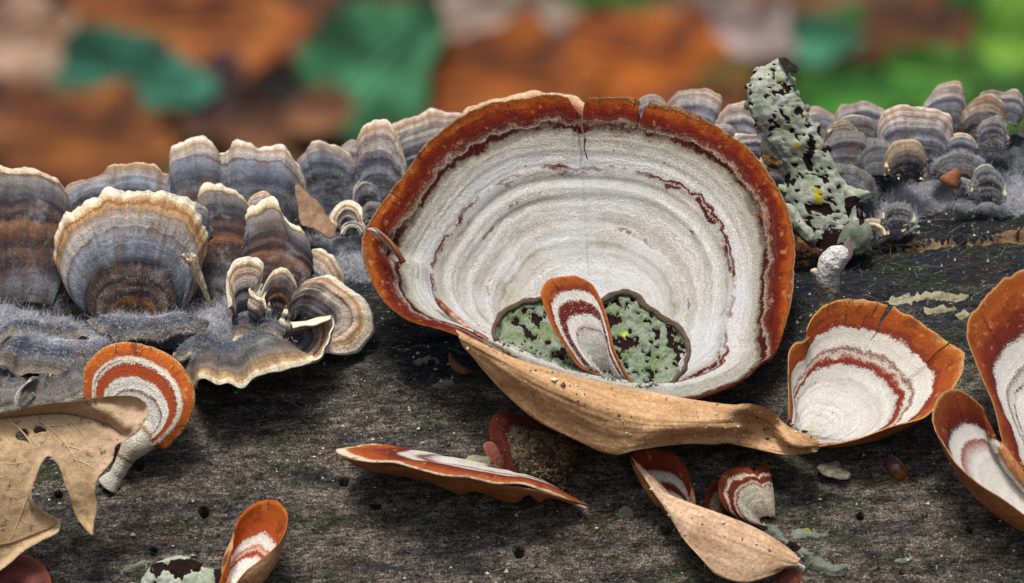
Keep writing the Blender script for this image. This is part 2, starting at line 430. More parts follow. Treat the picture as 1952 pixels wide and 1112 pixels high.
M_T3 = tail('dark_banded_cream_rim', [(0, '#453c38'), (.10, '#5c6068'), (.17, '#33343e'), (.23, '#2a2226'), (.28, '#5c4a40'), (.33, '#2a2024'), (.40, '#644430'), (.46, '#6c4a34'), (.50, '#241e24'), (.56, '#54423a'), (.61, '#231f28'), (.67, '#3e3c40'),
     (.76, '#66625e'), (.83, '#7c7670'), (.865, '#5a463a'), (.885, '#a98a66'), (.93, '#dcc8a4'), (1, '#efe5cc')], ring=(.7, 1.3, 40))
M_T4 = tail('taupe_zoned_tail', [(0, '#68696e'), (.2, '#4a4c54'), (.32, '#7d7f86'), (.45, '#45414c'), (.50, '#6a666e'), (.55, '#9c9692'), (.65, '#aaa096'), (.72, '#86766c'), (.80, '#b0a294'), (.86, '#94785e'), (.92, '#bca48c'), (.96, '#dac8b0'), (1, '#e6dccc')], speck=(8, .07, .75, '#3a322c'))
M_T5 = tail('tan_small_tail', [(0, '#4c4c50'), (.3, '#33333e'), (.42, '#5a5558'), (.48, '#38303a'), (.52, '#877868'), (.62, '#8a7a66'), (.75, '#94826a'), (.85, '#7c6248'), (.92, '#b59c7c'), (1, '#d8c6ac')])
M_T6 = tail('charcoal_hairy_tail', [(0, '#5c5c5e'), (.3, '#6a6a6c'), (.5, '#45464a'), (.7, '#6e6c6a'), (.85, '#78746e'), (.93, '#5c564e'), (.965, '#a09c8c'), (1, '#d6d2c4')], grain=(.5, 1.5, 50), ring=(.75, 1.2, 18))
M_T7 = tail('pale_cream_tail', [(0, '#6c6a70'), (.3, '#80808a'), (.42, '#3e3840'), (.46, '#8a837e'), (.6, '#a49a8e'), (.67, '#b09f8c'), (.70, '#7c5236'), (.72, '#b8a48e'), (.80, '#c2ac92'), (.85, '#a87f56'), (.89, '#d4bd9a'), (.94, '#eadfc6'), (1, '#f3ecdc')])
M_T8 = tail('wavy_slate_shelf', [(0, '#6c6868'), (.2, '#585c66'), (.35, '#3e4452'), (.5, '#4c4c50'), (.65, '#646460'), (.75, '#4a4644'), (.82, '#7c746a'), (.88, '#8c7052'), (.93, '#c7ac80'), (.96, '#e4d6b2'), (1, '#efe6cc')])
M_T9 = tail('frosted_slate_ruffle', [(0, '#8f9198'), (.25, '#7c7f88'), (.42, '#9a9ba2'), (.55, '#5c616c'), (.70, '#3c424e'), (.80, '#565a60'), (.88, '#6e6a62'), (.95, '#94897a'), (1, '#c2b8a4')])
g = G('frost_hair'); M_HAIRF = g.finish('#aaabaf', .8, None, spec=.2)
g = G('pale_hair'); M_HAIR = g.finish('#8f949b', .8, None, spec=.2)
g = G('grey_hair'); M_HAIRD = g.finish('#686a6c', .8, None, spec=.2)

g = G('white_felt_hair'); M_HAIRW = g.finish('#c9c5bb', .9, None, spec=.1)
# ------------------------------------------------------------------ fungus builder
def cap_from_grid(root, Gd, vv, uu, m_top, m_under, th, closed=False, cut=None, hair=None, under_name='underside'):
    nt, ns, _ = Gd.shape
    N = grid_normals(Gd, closed)
    t = vv
    # the flesh thins to the rim and to the point where the rows run together
    step = np.linalg.norm((np.roll(Gd, -1, 1) - Gd) if closed else np.gradient(Gd, axis=1), axis=-1)
    wide = step.sum(1, keepdims=True) if not closed else step.sum(1, keepdims=True) * .3
    thick = np.minimum(th * (np.clip(1 - t ** 6, 0, 1) * .8 + .2), .12 * wide + .004)
    Ns = N.copy()
    k = max(3, ns // 24)
    for _ in range(3):                      # smoothed normals keep the back side from folding through the front
        pad = np.concatenate([Ns[:, -k:], Ns, Ns[:, :k]], 1) if closed else np.concatenate([np.repeat(Ns[:, :1], k, 1), Ns, np.repeat(Ns[:, -1:], k, 1)], 1)
        cs = np.cumsum(np.concatenate([np.zeros_like(pad[:, :1]), pad], 1), 1)
        Ns = (cs[:, 2 * k + 1:] - cs[:, :-2 * k - 1])[:, :ns] / (2 * k + 1)
    Ns /= np.maximum(np.linalg.norm(Ns, axis=-1, keepdims=True), 1e-6)
    Bt = Gd - Ns * thick[..., None]
    uvt = np.stack([uu, vv], -1).reshape(-1, 2)
    V = np.concatenate([Gd.reshape(-1, 3), Bt[-1]])
    Ft = grid_faces(nt, ns, closed)
    if cut is not None:
        keep = ~cut[:-1, :(ns if closed else ns - 1)].reshape(-1)
        Ft = Ft[keep]
    j = np.arange(ns if closed else ns - 1)
    jn = (j + 1) % ns
    rim = np.stack([(nt - 1) * ns + j, (nt - 1) * ns + jn, nt * ns + jn, nt * ns + j], -1)
    if cut is not None:
        rim = rim[~cut[-1, :len(rim)]]
    uv = np.concatenate([uvt, np.stack([uu[-1], vv[-1] * 0 + 1], -1)])
    Fa = [Ft, rim]
    if not closed:      # side walls
        for col, fl in ((0, False), (ns - 1, True)):
            b0 = len(V)
            V = np.concatenate([V, Bt[:, col]])
            uv = np.concatenate([uv, np.stack([uu[:, col], vv[:, col]], -1)])
            i = np.arange(nt - 1)
            q = np.stack([i * ns + col, (i + 1) * ns + col, b0 + i + 1, b0 + i], -1)
            Fa.append(q[:, ::-1] if fl else q)
    cap = mesh_obj('cap', V, np.concatenate(Fa), m_top, root, uv)
    Fb = grid_faces(nt, ns, closed, True)
    if cut is not None:
        Fb = Fb[keep]
    mesh_obj(under_name, Bt.reshape(-1, 3), Fb, m_under, root, uvt)
    for (n, L, lo, hi, hm) in (hair if isinstance(hair, list) else [hair] if hair else []):
        ti = RNG.integers(int(lo * (nt - 1)), max(int(hi * (nt - 1)), int(lo * (nt - 1)) + 1), n)
        si = RNG.integers(0, ns, n)
        dt = np.gradient(Gd, axis=0)
        dt /= np.maximum(np.linalg.norm(dt, axis=-1, keepdims=True), 1e-9)
        dirs = N[ti, si] * RNG.uniform(.2, 1, (n, 1)) + dt[ti, si] * RNG.uniform(0, 1.0, (n, 1)) + RNG.normal(size=(n, 3)) * .45
        V, Fh = ribbons(Gd[ti, si], dirs, RNG.uniform(.3, 1.2, n) * L, .0045, .4)
        mesh_obj('fuzz', V, Fh, hm, root, smooth=False)['kind'] = 'stuff'
    return cap

def fan(label, rim, base, group, m_top, m_under=None, cat='bracket fungus', name='bracket_fungus', lean=.4, cup=0.0, tilt=0.0, bulge=.1, curl=0.0,
        th=.06, ridge=(.012, 14), rimj=.015, flute=(.02, 1.5), closed=False, ns=None, nt=None, hair=None, embed=.12, rowpow=1.0, basew=.0, seed=None, cutfn=None, bulgepos=1.0, dent=None, rimpow=3.0, splits=()):
    """fan-shaped cap: rim listed clockwise round its base (pixel, pixel, depth past the base), joined to the log at base"""
    seed = (abs(hash_str(label)) % 9973) if seed is None else seed
    r = [tuple(p) for p in rim]
    bx, by = base[0], base[1]
    bw = base[2] if len(base) > 2 else float(LOGW(bx, by)) + embed
    par = chord([p[:2] for p in r])
    n = len(r)
    sfrac = par / par[-1]
    pts = []
    for (p, s) in zip(r, sfrac):
        w = bw + (p[2] if len(p) > 2 else lean - cup * (2 * s - 1) ** 2 + tilt * (2 * s - 1))
        pts.append((p[0], p[1], w))
    L = par[-1] / PPC
    H = np.mean([math.hypot(p[0] - bx, p[1] - by) for p in r]) / PPC
    ns = ns or int(np.clip(L * PPC / 4, 40, 240))
    nt = nt or int(np.clip(H * PPC / 4, 24, 110))
    q = np.linspace(0, par[-1], ns, endpoint=not closed)
    R0 = spline(pts, par, q, closed)
    Rs0 = smooth_rim(R0, max(2, ns // 16), closed)
    q0 = q
    for (cx_, cy_, _, _) in splits:         # extra columns where the rim is split
        qc = q0[np.argmin(np.hypot(R0[:, 0] - cx_, R0[:, 1] - cy_))]
        q = np.unique(np.concatenate([q, np.linspace(qc - 14, qc + 14, 29)]))
    ns = len(q)
    R = np.stack([np.interp(q, q0, R0[:, c]) for c in range(3)], -1)
    Rs = np.stack([np.interp(q, q0, Rs0[:, c]) for c in range(3)], -1)
    s = q / par[-1]
    t = np.linspace(0, 1, nt)
    # base spread: a short line instead of a point
    hx = (R[:, 0] - bx)
    hy = (R[:, 1] - by)
    B = np.stack([bx + hx * basew, by + hy * basew * (.6 if basew < .5 else .22), np.full(ns, bw)], -1)
    j = rimj * n1(s * L * 4, 3, seed) + rimj * .7 * n1(s * L * 13, 2, seed + 5)
    tt = t[:, None] ** rowpow
    te = tt * (1 + j[None] * t[:, None] ** 3)
    if dent is not None:
        for (s0, wd, dp) in dent:
            te = te * (1 - dp * np.exp(-((s[None] - s0) / wd) ** 2) * t[:, None] ** 2)
    Q = B[None] + (Rs - B)[None] * te[..., None] + (R - Rs)[None] * (te ** rimpow)[..., None]
    W = P(Q[..., 0], Q[..., 1], Q[..., 2])
    N0 = grid_normals(W, closed)
    sm = N0.mean((0, 1)); sm /= np.linalg.norm(sm)
    bell = 4 * (t ** bulgepos) * (1 - t ** bulgepos)
    Nb = N0 * .5 + sm * .5
    disp = bulge * bell[:, None] * (np.ones(ns) if closed else np.clip(1 - (2 * s - 1) ** 8, 0, 1))[None]
    disp = disp - curl * np.clip((t - .78) / .22, 0, 1)[:, None] ** 2
    us = s * L
    disp = disp + ridge[0] * (n2(us[None] * .3, t[:, None] * ridge[1], 3, seed + 9)) * np.clip(t * 5, 0, 1)[:, None]
    disp = disp + flute[0] * n2(us[None] * flute[1], t[:, None] * .8, 2, seed + 21) * (t[:, None] ** 1.5) * 2
    W = W + Nb * disp[..., None]
    root = empty(name, P(bx, by, bw), label, cat, group)
    uu = np.broadcast_to((us + seed % 37)[None], (nt, ns))
    vv = np.broadcast_to(t[:, None], (nt, ns))
    cut = None
    for (cx_, cy_, wd, dp) in splits:
        k0 = np.argmin(np.hypot(R[:, 0] - cx_, R[:, 1] - cy_))
        c_ = np.abs(q[None] - q[k0] - 1.5 * np.sin(t[:, None] * 40)) < wd * np.clip((t[:, None] - 1 + dp) / dp, 0, 1) + .8
        c_ = c_ & (t[:, None] > 1 - dp * 1.15)
        cut = c_ if cut is None else cut | c_
    cap_from_grid(root, W, vv, uu, m_top, m_under or M_PORE, th, closed, cut, hair)
    root['grid'] = 0
    GRIDS[label] = (Q, W)
    return root
GRIDS = {}
def smooth_rim(R, k, closed, it=2):
    o = R.copy()
    n = len(R)
    for _ in range(it):
        if closed:
            pad = np.concatenate([o[-k:], o, o[:k]])
        else:
            a = np.arange(k, 0, -1)[:, None]
            pad = np.concatenate([2 * o[:1] - o[1:k + 1][::-1], o, 2 * o[-1:] - o[-k - 1:-1][::-1]])
        cs = np.cumsum(np.concatenate([np.zeros_like(pad[:1]), pad]), 0)
        o = (cs[2 * k + 1:] - cs[:-2 * k - 1]) / (2 * k + 1)
    return o
def hash_str(s):
    h = 7
    for c in s:
        h = (h * 31 + ord(c)) & 0x7FFFFFFF
    return h

def tube(name, pts, radii, mat, parent=None, nseg=14, sub=6, jit=.0, seed=0, flat=1.0):
    """swept tube through pixel/depth points with rounded ends"""
    pts = np.asarray(pts, float)
    par = chord(pts)
    q = np.linspace(0, par[-1], (len(pts) - 1) * sub + 1)
    C3 = spline(pts, par, q)
    rr = np.interp(q, par, radii)
    W = P(C3[:, 0], C3[:, 1], C3[:, 2])
    tan = np.gradient(W, axis=0)
    tan /= np.linalg.norm(tan, axis=1, keepdims=True)
    side = np.cross(tan, FWD); side /= np.maximum(np.linalg.norm(side, axis=1, keepdims=True), 1e-6)
    nor = np.cross(side, tan)
    th = np.linspace(0, 2 * np.pi, nseg, endpoint=False)
    ring = side[:, None] * np.cos(th)[None, :, None] + nor[:, None] * np.sin(th)[None, :, None] * flat
    k = rr[:, None] * (1 + jit * n2(q[:, None] / PPC * 5, np.cos(th)[None] * 2, 3, seed) + jit * .6 * n2(q[:, None] / PPC * 14, np.sin(th)[None] * 5, 2, seed + 3))
    V = (W[:, None] + ring * k[..., None]).reshape(-1, 3)
    F = [list(map(int, f)) for f in grid_faces(len(q), nseg, True)]
    m = len(V)
    V = np.concatenate([V, W[:1], W[-1:]])
    for i in range(nseg):
        F.append([m, (i + 1) % nseg, i])
        b = (len(q) - 1) * nseg
        F.append([m + 1, b + i, b + (i + 1) % nseg])
    uv = np.concatenate([np.stack([np.broadcast_to(th / 6.283 * rr.mean() * 6, (len(q), nseg)), np.broadcast_to((q / par[-1])[:, None], (len(q), nseg))], -1).reshape(-1, 2), [[0, 0], [0, 1]]])
    return V, F, uv

def inside(poly, x, y):
    poly = np.asarray(poly, float)
    r = np.zeros(len(x), bool)
    j = len(poly) - 1
    for i in range(len(poly)):
        xi, yi, xj, yj = poly[i, 0], poly[i, 1], poly[j, 0], poly[j, 1]
        c = ((yi > y) != (yj > y)) & (x < (xj - xi) * (y - yi) / (yj - yi + 1e-12) + xi)
        r ^= c
        j = i
    return r
def edge_dist(poly, x, y):
    poly = np.asarray(poly, float)
    d = np.full(len(x), 1e9)
    for i in range(len(poly)):
        a, b = poly[i - 1], poly[i]
        ab = b - a
        t = np.clip(((x - a[0]) * ab[0] + (y - a[1]) * ab[1]) / (ab @ ab + 1e-12), 0, 1)
        d = np.minimum(d, np.hypot(x - a[0] - t * ab[0], y - a[1] - t * ab[1]))
    return d
def tri_poly(poly, spacing, holes=(), smooth=True, jit=0.0, seed=0):
    """points and triangles of an outline with holes (in the outline's own 2-D units)"""
    def dens(p):
        p = np.asarray(list(p) + [p[0]], float)
        par = chord(p)
        n = max(int(par[-1] / spacing), 8)
        q = np.linspace(0, par[-1], n, endpoint=False)
        o = spline(p, par, q, True) if smooth else np.stack([np.interp(q, par, p[:, 0]), np.interp(q, par, p[:, 1])], -1)
        if jit:
            o = o + jit * spacing * np.stack([n1(q / spacing * .35, 2, seed), n1(q / spacing * .35, 2, seed + 4)], -1)
        return o
    loops = [dens(poly)] + [dens(h) for h in holes]
    o = loops[0]
    x0, y0 = o.min(0); x1, y1 = o.max(0)
    gx, gy = np.meshgrid(np.arange(x0, x1, spacing), np.arange(y0, y1, spacing * .87))
    gx[1::2] += spacing / 2
    gx, gy = gx.ravel(), gy.ravel()
    m = inside(o, gx, gy) & (edge_dist(o, gx, gy) > spacing * .6)
    for h in loops[1:]:
        m &= ~inside(h, gx, gy) & (edge_dist(h, gx, gy) > spacing * .6)
    pts = np.concatenate(loops + [np.stack([gx[m], gy[m]], -1)])
    E, k = [], 0
    for l in loops:
        E += [(k + i, k + (i + 1) % len(l)) for i in range(len(l))]
        k += len(l)
    r = delaunay_2d_cdt([Vector(p) for p in pts.tolist()], E, [], 1, 1e-5)
    V = np.array([tuple(v) for v in r[0]])
    T = np.array([list(f) for f in r[2] if len(f) == 3])
    c = V[T].mean(1)
    ok = inside(o, c[:, 0], c[:, 1])
    for h in loops[1:]:
        ok &= ~inside(h, c[:, 0], c[:, 1])
    T = T[ok]
    a = V[T]
    ar = (a[:, 1, 0] - a[:, 0, 0]) * (a[:, 2, 1] - a[:, 0, 1]) - (a[:, 1, 1] - a[:, 0, 1]) * (a[:, 2, 0] - a[:, 0, 0])
    T[ar < 0] = T[ar < 0][:, ::-1]
    return V, T, edge_dist(o, V[:, 0], V[:, 1])
def solidify(W, T, off):
    """add a back side at W+off and walls along open edges"""
    n = len(W)
    V = np.concatenate([W, W + off])
    e = np.concatenate([T[:, [0, 1]], T[:, [1, 2]], T[:, [2, 0]]])
    key = set(map(tuple, e.tolist()))
    be = np.array([(a, b) for a, b in e.tolist() if (b, a) not in key])
    F = np.concatenate([T, T[:, ::-1] + n, np.stack([be[:, 1], be[:, 0], be[:, 0] + n], -1), np.stack([be[:, 1], be[:, 0] + n, be[:, 1] + n], -1)])
    return V, F
def sheet(name, poly, depth, mat, spacing=5, holes=(), th=.03, parent=None, smooth=True, jit=0.0, seed=0, uvf=None):
    """flat-ish solid piece with its outline in pixels and depth(px, py, edge distance) behind the focus plane"""
    V2, T, ed = tri_poly(poly, spacing, holes, smooth, jit, seed)
    w = depth(V2[:, 0], V2[:, 1], ed)
    W = P(V2[:, 0], V2[:, 1], w)
    V, F = solidify(W, T[:, ::-1], FWD * th)
    uv = np.concatenate([V2, V2]) / PPC
    if uvf is not None:
        uv = np.concatenate([uvf(V2), uvf(V2)])
    return mesh_obj(name, V, F, mat, parent, uv)

# ------------------------------------------------------------------ ground, log
def ground_z(x, y):
    """a shallow ditch behind the log, then a litter-covered bank"""
    s = np.clip((y - 4) / 130, 0, 1)
    s = s * s * (3 - 2 * s)
    z = -15.6 - s * 46 + np.clip(y - 190, 0, 420) * .34
    return z + 1.6 * n2(x * .03, y * .03, 3, 41) + .35 * n2(x * .25, y * .25, 2, 43)
def build_ground():
    xs = np.concatenate([-np.geomspace(9000, 80, 24), np.linspace(-78, 78, 100), np.geomspace(80, 9000, 24)])
    ys = np.concatenate([-np.geomspace(9000, 90, 20), np.linspace(-80, 620, 280), np.geomspace(640, 9000, 24)])
    X, Y = np.meshgrid(xs, ys)
    V = np.stack([X, Y, ground_z(X, Y)], -1).reshape(-1, 3)
    g = G('forest_soil')
    o = g.obj()
    vo = g.vor(g.n('ShaderNodeVectorMath', [o, g.n('ShaderNodeTexNoise', {'Vector': o, 'Scale': .5, 'Detail': 3.0}).outputs['Color']], operation='ADD').outputs[0], .26)
    rc = g.n('ShaderNodeSeparateColor', [vo.outputs['Color']])
    c = g.ramp(rc.outputs[0], [(0, '#1a100a'), (.16, '#4a2a16'), (.32, '#7a4a28'), (.46, '#93653f'), (.58, '#5c3018'), (.70, '#7d6048'), (.80, '#24180e'), (.88, '#33602a'), (.94, '#8a5230')], 'CONSTANT')
    c = g.gain(c, g.noise(o, .4, 3), .15, .8)
    m = g.finish(c, .95, g.noise(o, 1.2, 4), .5, .1)
    tag(mesh_obj('forest_floor', V, grid_faces(len(ys), len(xs)), m, origin=(0, 0, 0)), kind='structure')
build_ground()

AX = RIGHT * math.cos(LOG_TILT) + UP * math.sin(LOG_TILT)
E1 = -RIGHT * math.sin(LOG_TILT) + UP * math.cos(LOG_TILT)
E2 = -FWD
LC = CAM + (D + LOG_WC) * FWD + LOG_VC * UP
def log_coords(px, py):
    w = LOGW(px, py)
    d = P(px, py, w) - LC
    return d @ AX, np.arctan2(d @ E2, d @ E1) * LOG_R
CRACKS = []
for pts, wd, dp in [([(1500, 522), (1600, 492), (1700, 482), (1800, 470), (1900, 462), (1990, 452)], .035, .10),
                    ([(720, 660), (800, 652), (900, 640), (1000, 640)], .05, .06), ([(1500, 870), (1580, 862), (1680, 872), (1800, 860)], .06, .06),
                    ([(1560, 640), (1650, 660), (1760, 650), (1850, 665)], .05, .04), ([(560, 850), (660, 842), (760, 820), (900, 822)], .04, .035),
                    ([(380, 820), (470, 800), (600, 770)], .05, .05), ([(1640, 425), (1760, 436), (1900, 420), (1990, 424)], .03, .05)]:
    a = np.array(pts, float)
    x, s = log_coords(a[:, 0], a[:, 1])
    CRACKS.append((x, s, wd, dp))
HOLES = [(389, 977, .055), (293, 1052, .04), (267, 889, .05), (656, 919, .045), (112, 942, .045), (700, 856, .03), (1010, 915, .03), (1640, 985, .04), (990, 1052, .06), (1850, 1010, .035)]
HOLEC = []
for hx, hy, hr in HOLES:
    x, s = log_coords(np.array([hx]), np.array([hy]))
    HOLEC.append((float(x[0]), float(s[0]), hr))
def log_disp(x, s):
    d = .055 * n2(x * .22, s * .55, 3, 3) + .034 * n2(x * .55, s * 6.5, 3, 5) + .020 * n2(x * 3.2, s * 7.5, 3, 8) + .010 * n2(x * 5, s * 22, 2, 12) + .030 * n2(x * 7, s * 10, 3, 14) + .016 * n2(x * 18, s * 20, 2, 15) - .05 * np.clip(n2(x * .9, s * 7, 3, 18) - .35, 0, 1)
    for cx, cs, wd, dp in CRACKS:
        o = np.argsort(cx)
        sc_ = np.interp(x, cx[o], cs[o])
        fade = np.clip((x - cx.min()) / .3, 0, 1) * np.clip((cx.max() - x) / .3, 0, 1)
        sc_ = sc_ + .05 * n1(x * 2.5, 3, 31)
        d = d - dp * fade * np.exp(-((s - sc_) / wd) ** 2)
    # the wood above the long split stands a little higher
    cx, cs = CRACKS[0][:2]
    o = np.argsort(cx)
    up = np.clip((np.interp(x, cx[o], cs[o]) + .05 * n1(x * 2.5, 3, 31) - s) / .04, 0, 1)
    d = d + .05 * up * np.clip((x - cx.min()) / .5, 0, 1) * np.clip(1 - (np.interp(x, cx[o], cs[o]) - s) / 1.2, 0, 1)
    for hx, hs, hr in HOLEC:
        d = d - .22 * np.exp(-(((x - hx) ** 2 + (s - hs) ** 2) / hr ** 2) ** 2)
    return d
def log_pt(x, s, up=0.0):
    th = s / LOG_R
    r = LOG_R + log_disp(x, s) + up
    n = E1 * np.cos(th)[..., None] + E2 * np.sin(th)[..., None]
    return LC + AX * x[..., None] + n * r[..., None], n
def build_log():
    xs = np.concatenate([np.linspace(-46, -7.2, 60), np.linspace(-6.8, 6.8, 900), np.linspace(7.2, 46, 60)])
    s0, s1 = math.radians(8) * LOG_R, math.radians(74) * LOG_R
    ss = np.concatenate([np.linspace(math.radians(-140) * LOG_R, s0 - .1, 60), np.linspace(s0, s1, 560), np.linspace(s1 + .1, math.radians(218) * LOG_R, 60)])
    X, S = np.meshgrid(xs, ss)
    V, _ = log_pt(X, S)
    g = G('weathered_wood')
    u, v = g.uv()
    o = g.obj()
    gr = g.noise(g.vec(g.math('MULTIPLY', u, 1.5), g.math('MULTIPLY', v, 9)), 1.0, 6, .75, .6)
    gr2 = g.noise(g.vec(g.math('MULTIPLY', u, 7), g.math('MULTIPLY', v, 26)), 1.0, 4, .75)
    iso = g.noise(o, 4.5, 6, .75)
    big = g.noise(g.vec(g.math('MULTIPLY', u, .45), g.math('MULTIPLY', v, .9)), 1.0, 4, .6)
    fine = g.noise(o, 42, 4, .8)
    k = g.math('MULTIPLY_ADD', gr, .45, g.math('MULTIPLY', iso, .55))
    warm = g.ramp(k, [(.32, '#161412'), (.42, '#443e36'), (.50, '#6a6257'), (.58, '#867d70'), (.70, '#a49a8b')])
    cool = g.ramp(k, [(.34, '#08090b'), (.45, '#191c22'), (.54, '#282d35'), (.62, '#383634'), (.74, '#5a564c')])
    # blue-black towards the top of the log, greyer down its flank
    arc = g.math('MULTIPLY_ADD', g.math('SUBTRACT', big, .5), 6.0, v)
    col = g.mix(g.step(arc, 5.4, 7.6), cool, warm)
    def patch(f1, f2, z, lo, hi, amt, c, base, det=5, r=.7):
        return g.mix(g.math('MULTIPLY', g.step(g.noise(g.vec(g.math('MULTIPLY', u, f1), g.math('MULTIPLY', v, f2), z), 1.0, det, r), lo, hi), amt), base, c)
    col = patch(.9, 2.6, 3.0, .55, .68, .5, '#2e1d14', col)
    col = patch(.7, 1.6, 9.0, .50, .62, .75, '#2c3a18', col, 6)
    col = patch(.5, 3.2, 61.0, .48, .60, .55, '#1c2430', col, 5)
    col = patch(.6, 1.8, 71.0, .54, .66, .55, '#4a3526', col, 5)
    col = patch(2.0, 3.0, 21.0, .52, .66, .75, '#0a0908', col, 6, .75)
    col = patch(1.6, 4.5, 33.0, .58, .70, .5, '#837b6c', col, 6, .75)
    col = patch(1.1, 6.0, 45.0, .62, .70, .45, '#6a5850', col, 6, .7)
    col = g.gain(col, gr2, .45, 1.5, .38, .62)
    col = g.gain(col, fine, .22, 1.75, .40, .60)
    col = g.gain(col, g.noise(o, 80, 2, .6), .5, 1.5, .38, .62)
    col = g.gain(col, g.noise(g.vec(g.math('MULTIPLY', u, 12), g.math('MULTIPLY', v, 46), 3.0), 1.0, 3, .7), .7, 1.25, .4, .6)
    fl = g.noise(g.vec(g.math('MULTIPLY', u, 9), g.math('MULTIPLY', v, 38), 7.0), 1.0, 3, .7)
    col = g.mix(g.math('MULTIPLY', g.step(fl, .60, .70), .55), col, '#9a9284')
    fl2 = g.noise(g.vec(g.math('MULTIPLY', u, 6), g.math('MULTIPLY', v, 30), 17.0), 1.0, 4, .75)
    col = g.mix(g.math('MULTIPLY', g.step(fl2, .58, .68), .7), col, '#080706')
    vo = g.vor(o, 13)
    rc = g.n('ShaderNodeSeparateColor', [vo.outputs['Color']])
    m = g.math('MULTIPLY', g.math('SUBTRACT', 1.0, g.step(vo.outputs['Distance'], .10, .2)), g.step(rc.outputs[0], .80, .82))
    col = g.mix(g.math('MULTIPLY', m, .8), col, '#a8a498')
    h = g.math('MULTIPLY_ADD', k, 1.2, g.math('MULTIPLY_ADD', gr2, .6, g.math('MULTIPLY', fine, .9)))
    mat = g.finish(col, .85, h, .05, .25)
    uv = np.stack([X, S], -1).reshape(-1, 2)
    root = empty('fallen_log', LC, 'dark weathered fallen log lying across the whole picture, carrying all the fungi', 'log')
    mesh_obj('trunk', V.reshape(-1, 3), grid_faces(len(ss), len(xs), flip=True), mat, root, uv)
    return root
LOG = build_log()

# ------------------------------------------------------------------ the big funnel-shaped cap
M_GRAINS = [G('pale_grain').finish('#c9b9a2', .8), G('brown_grain').finish('#5a3c22', .8)]
def grains(root, W, N, n, hi, mats=None):
    """crumbs of soil and pale grains stuck on a surface"""
    nt, ns = W.shape[:2]
    i = RNG.integers(int(nt * .03), int(nt * hi * 1.2), n); j = RNG.integers(2, ns - 2, n)
    base = np.array([(1, 0, 0), (-1, 0, 0), (0, 1, 0), (0, -1, 0), (0, 0, 1), (0, 0, -1)], float)
    tri = np.array([(0, 2, 4), (2, 1, 4), (1, 3, 4), (3, 0, 4), (2, 0, 5), (1, 2, 5), (3, 1, 5), (0, 3, 5)])
    r = .008 * np.exp(RNG.normal(size=n) * .6)
    V = (W + N * .004)[i, j][:, None] + base[None] * (r[:, None, None] * RNG.uniform(.4, 1.6, (n, 6, 1)))
    mi = np.repeat(RNG.choice(2, n, p=[.45, .55]), 8)
    o = mesh_obj('grains', V.reshape(-1, 3), (tri[None] + np.arange(n)[:, None, None] * 6).reshape(-1, 3), mats or M_GRAINS, root, matidx=mi, smooth=False)
    o['kind'] = 'stuff'

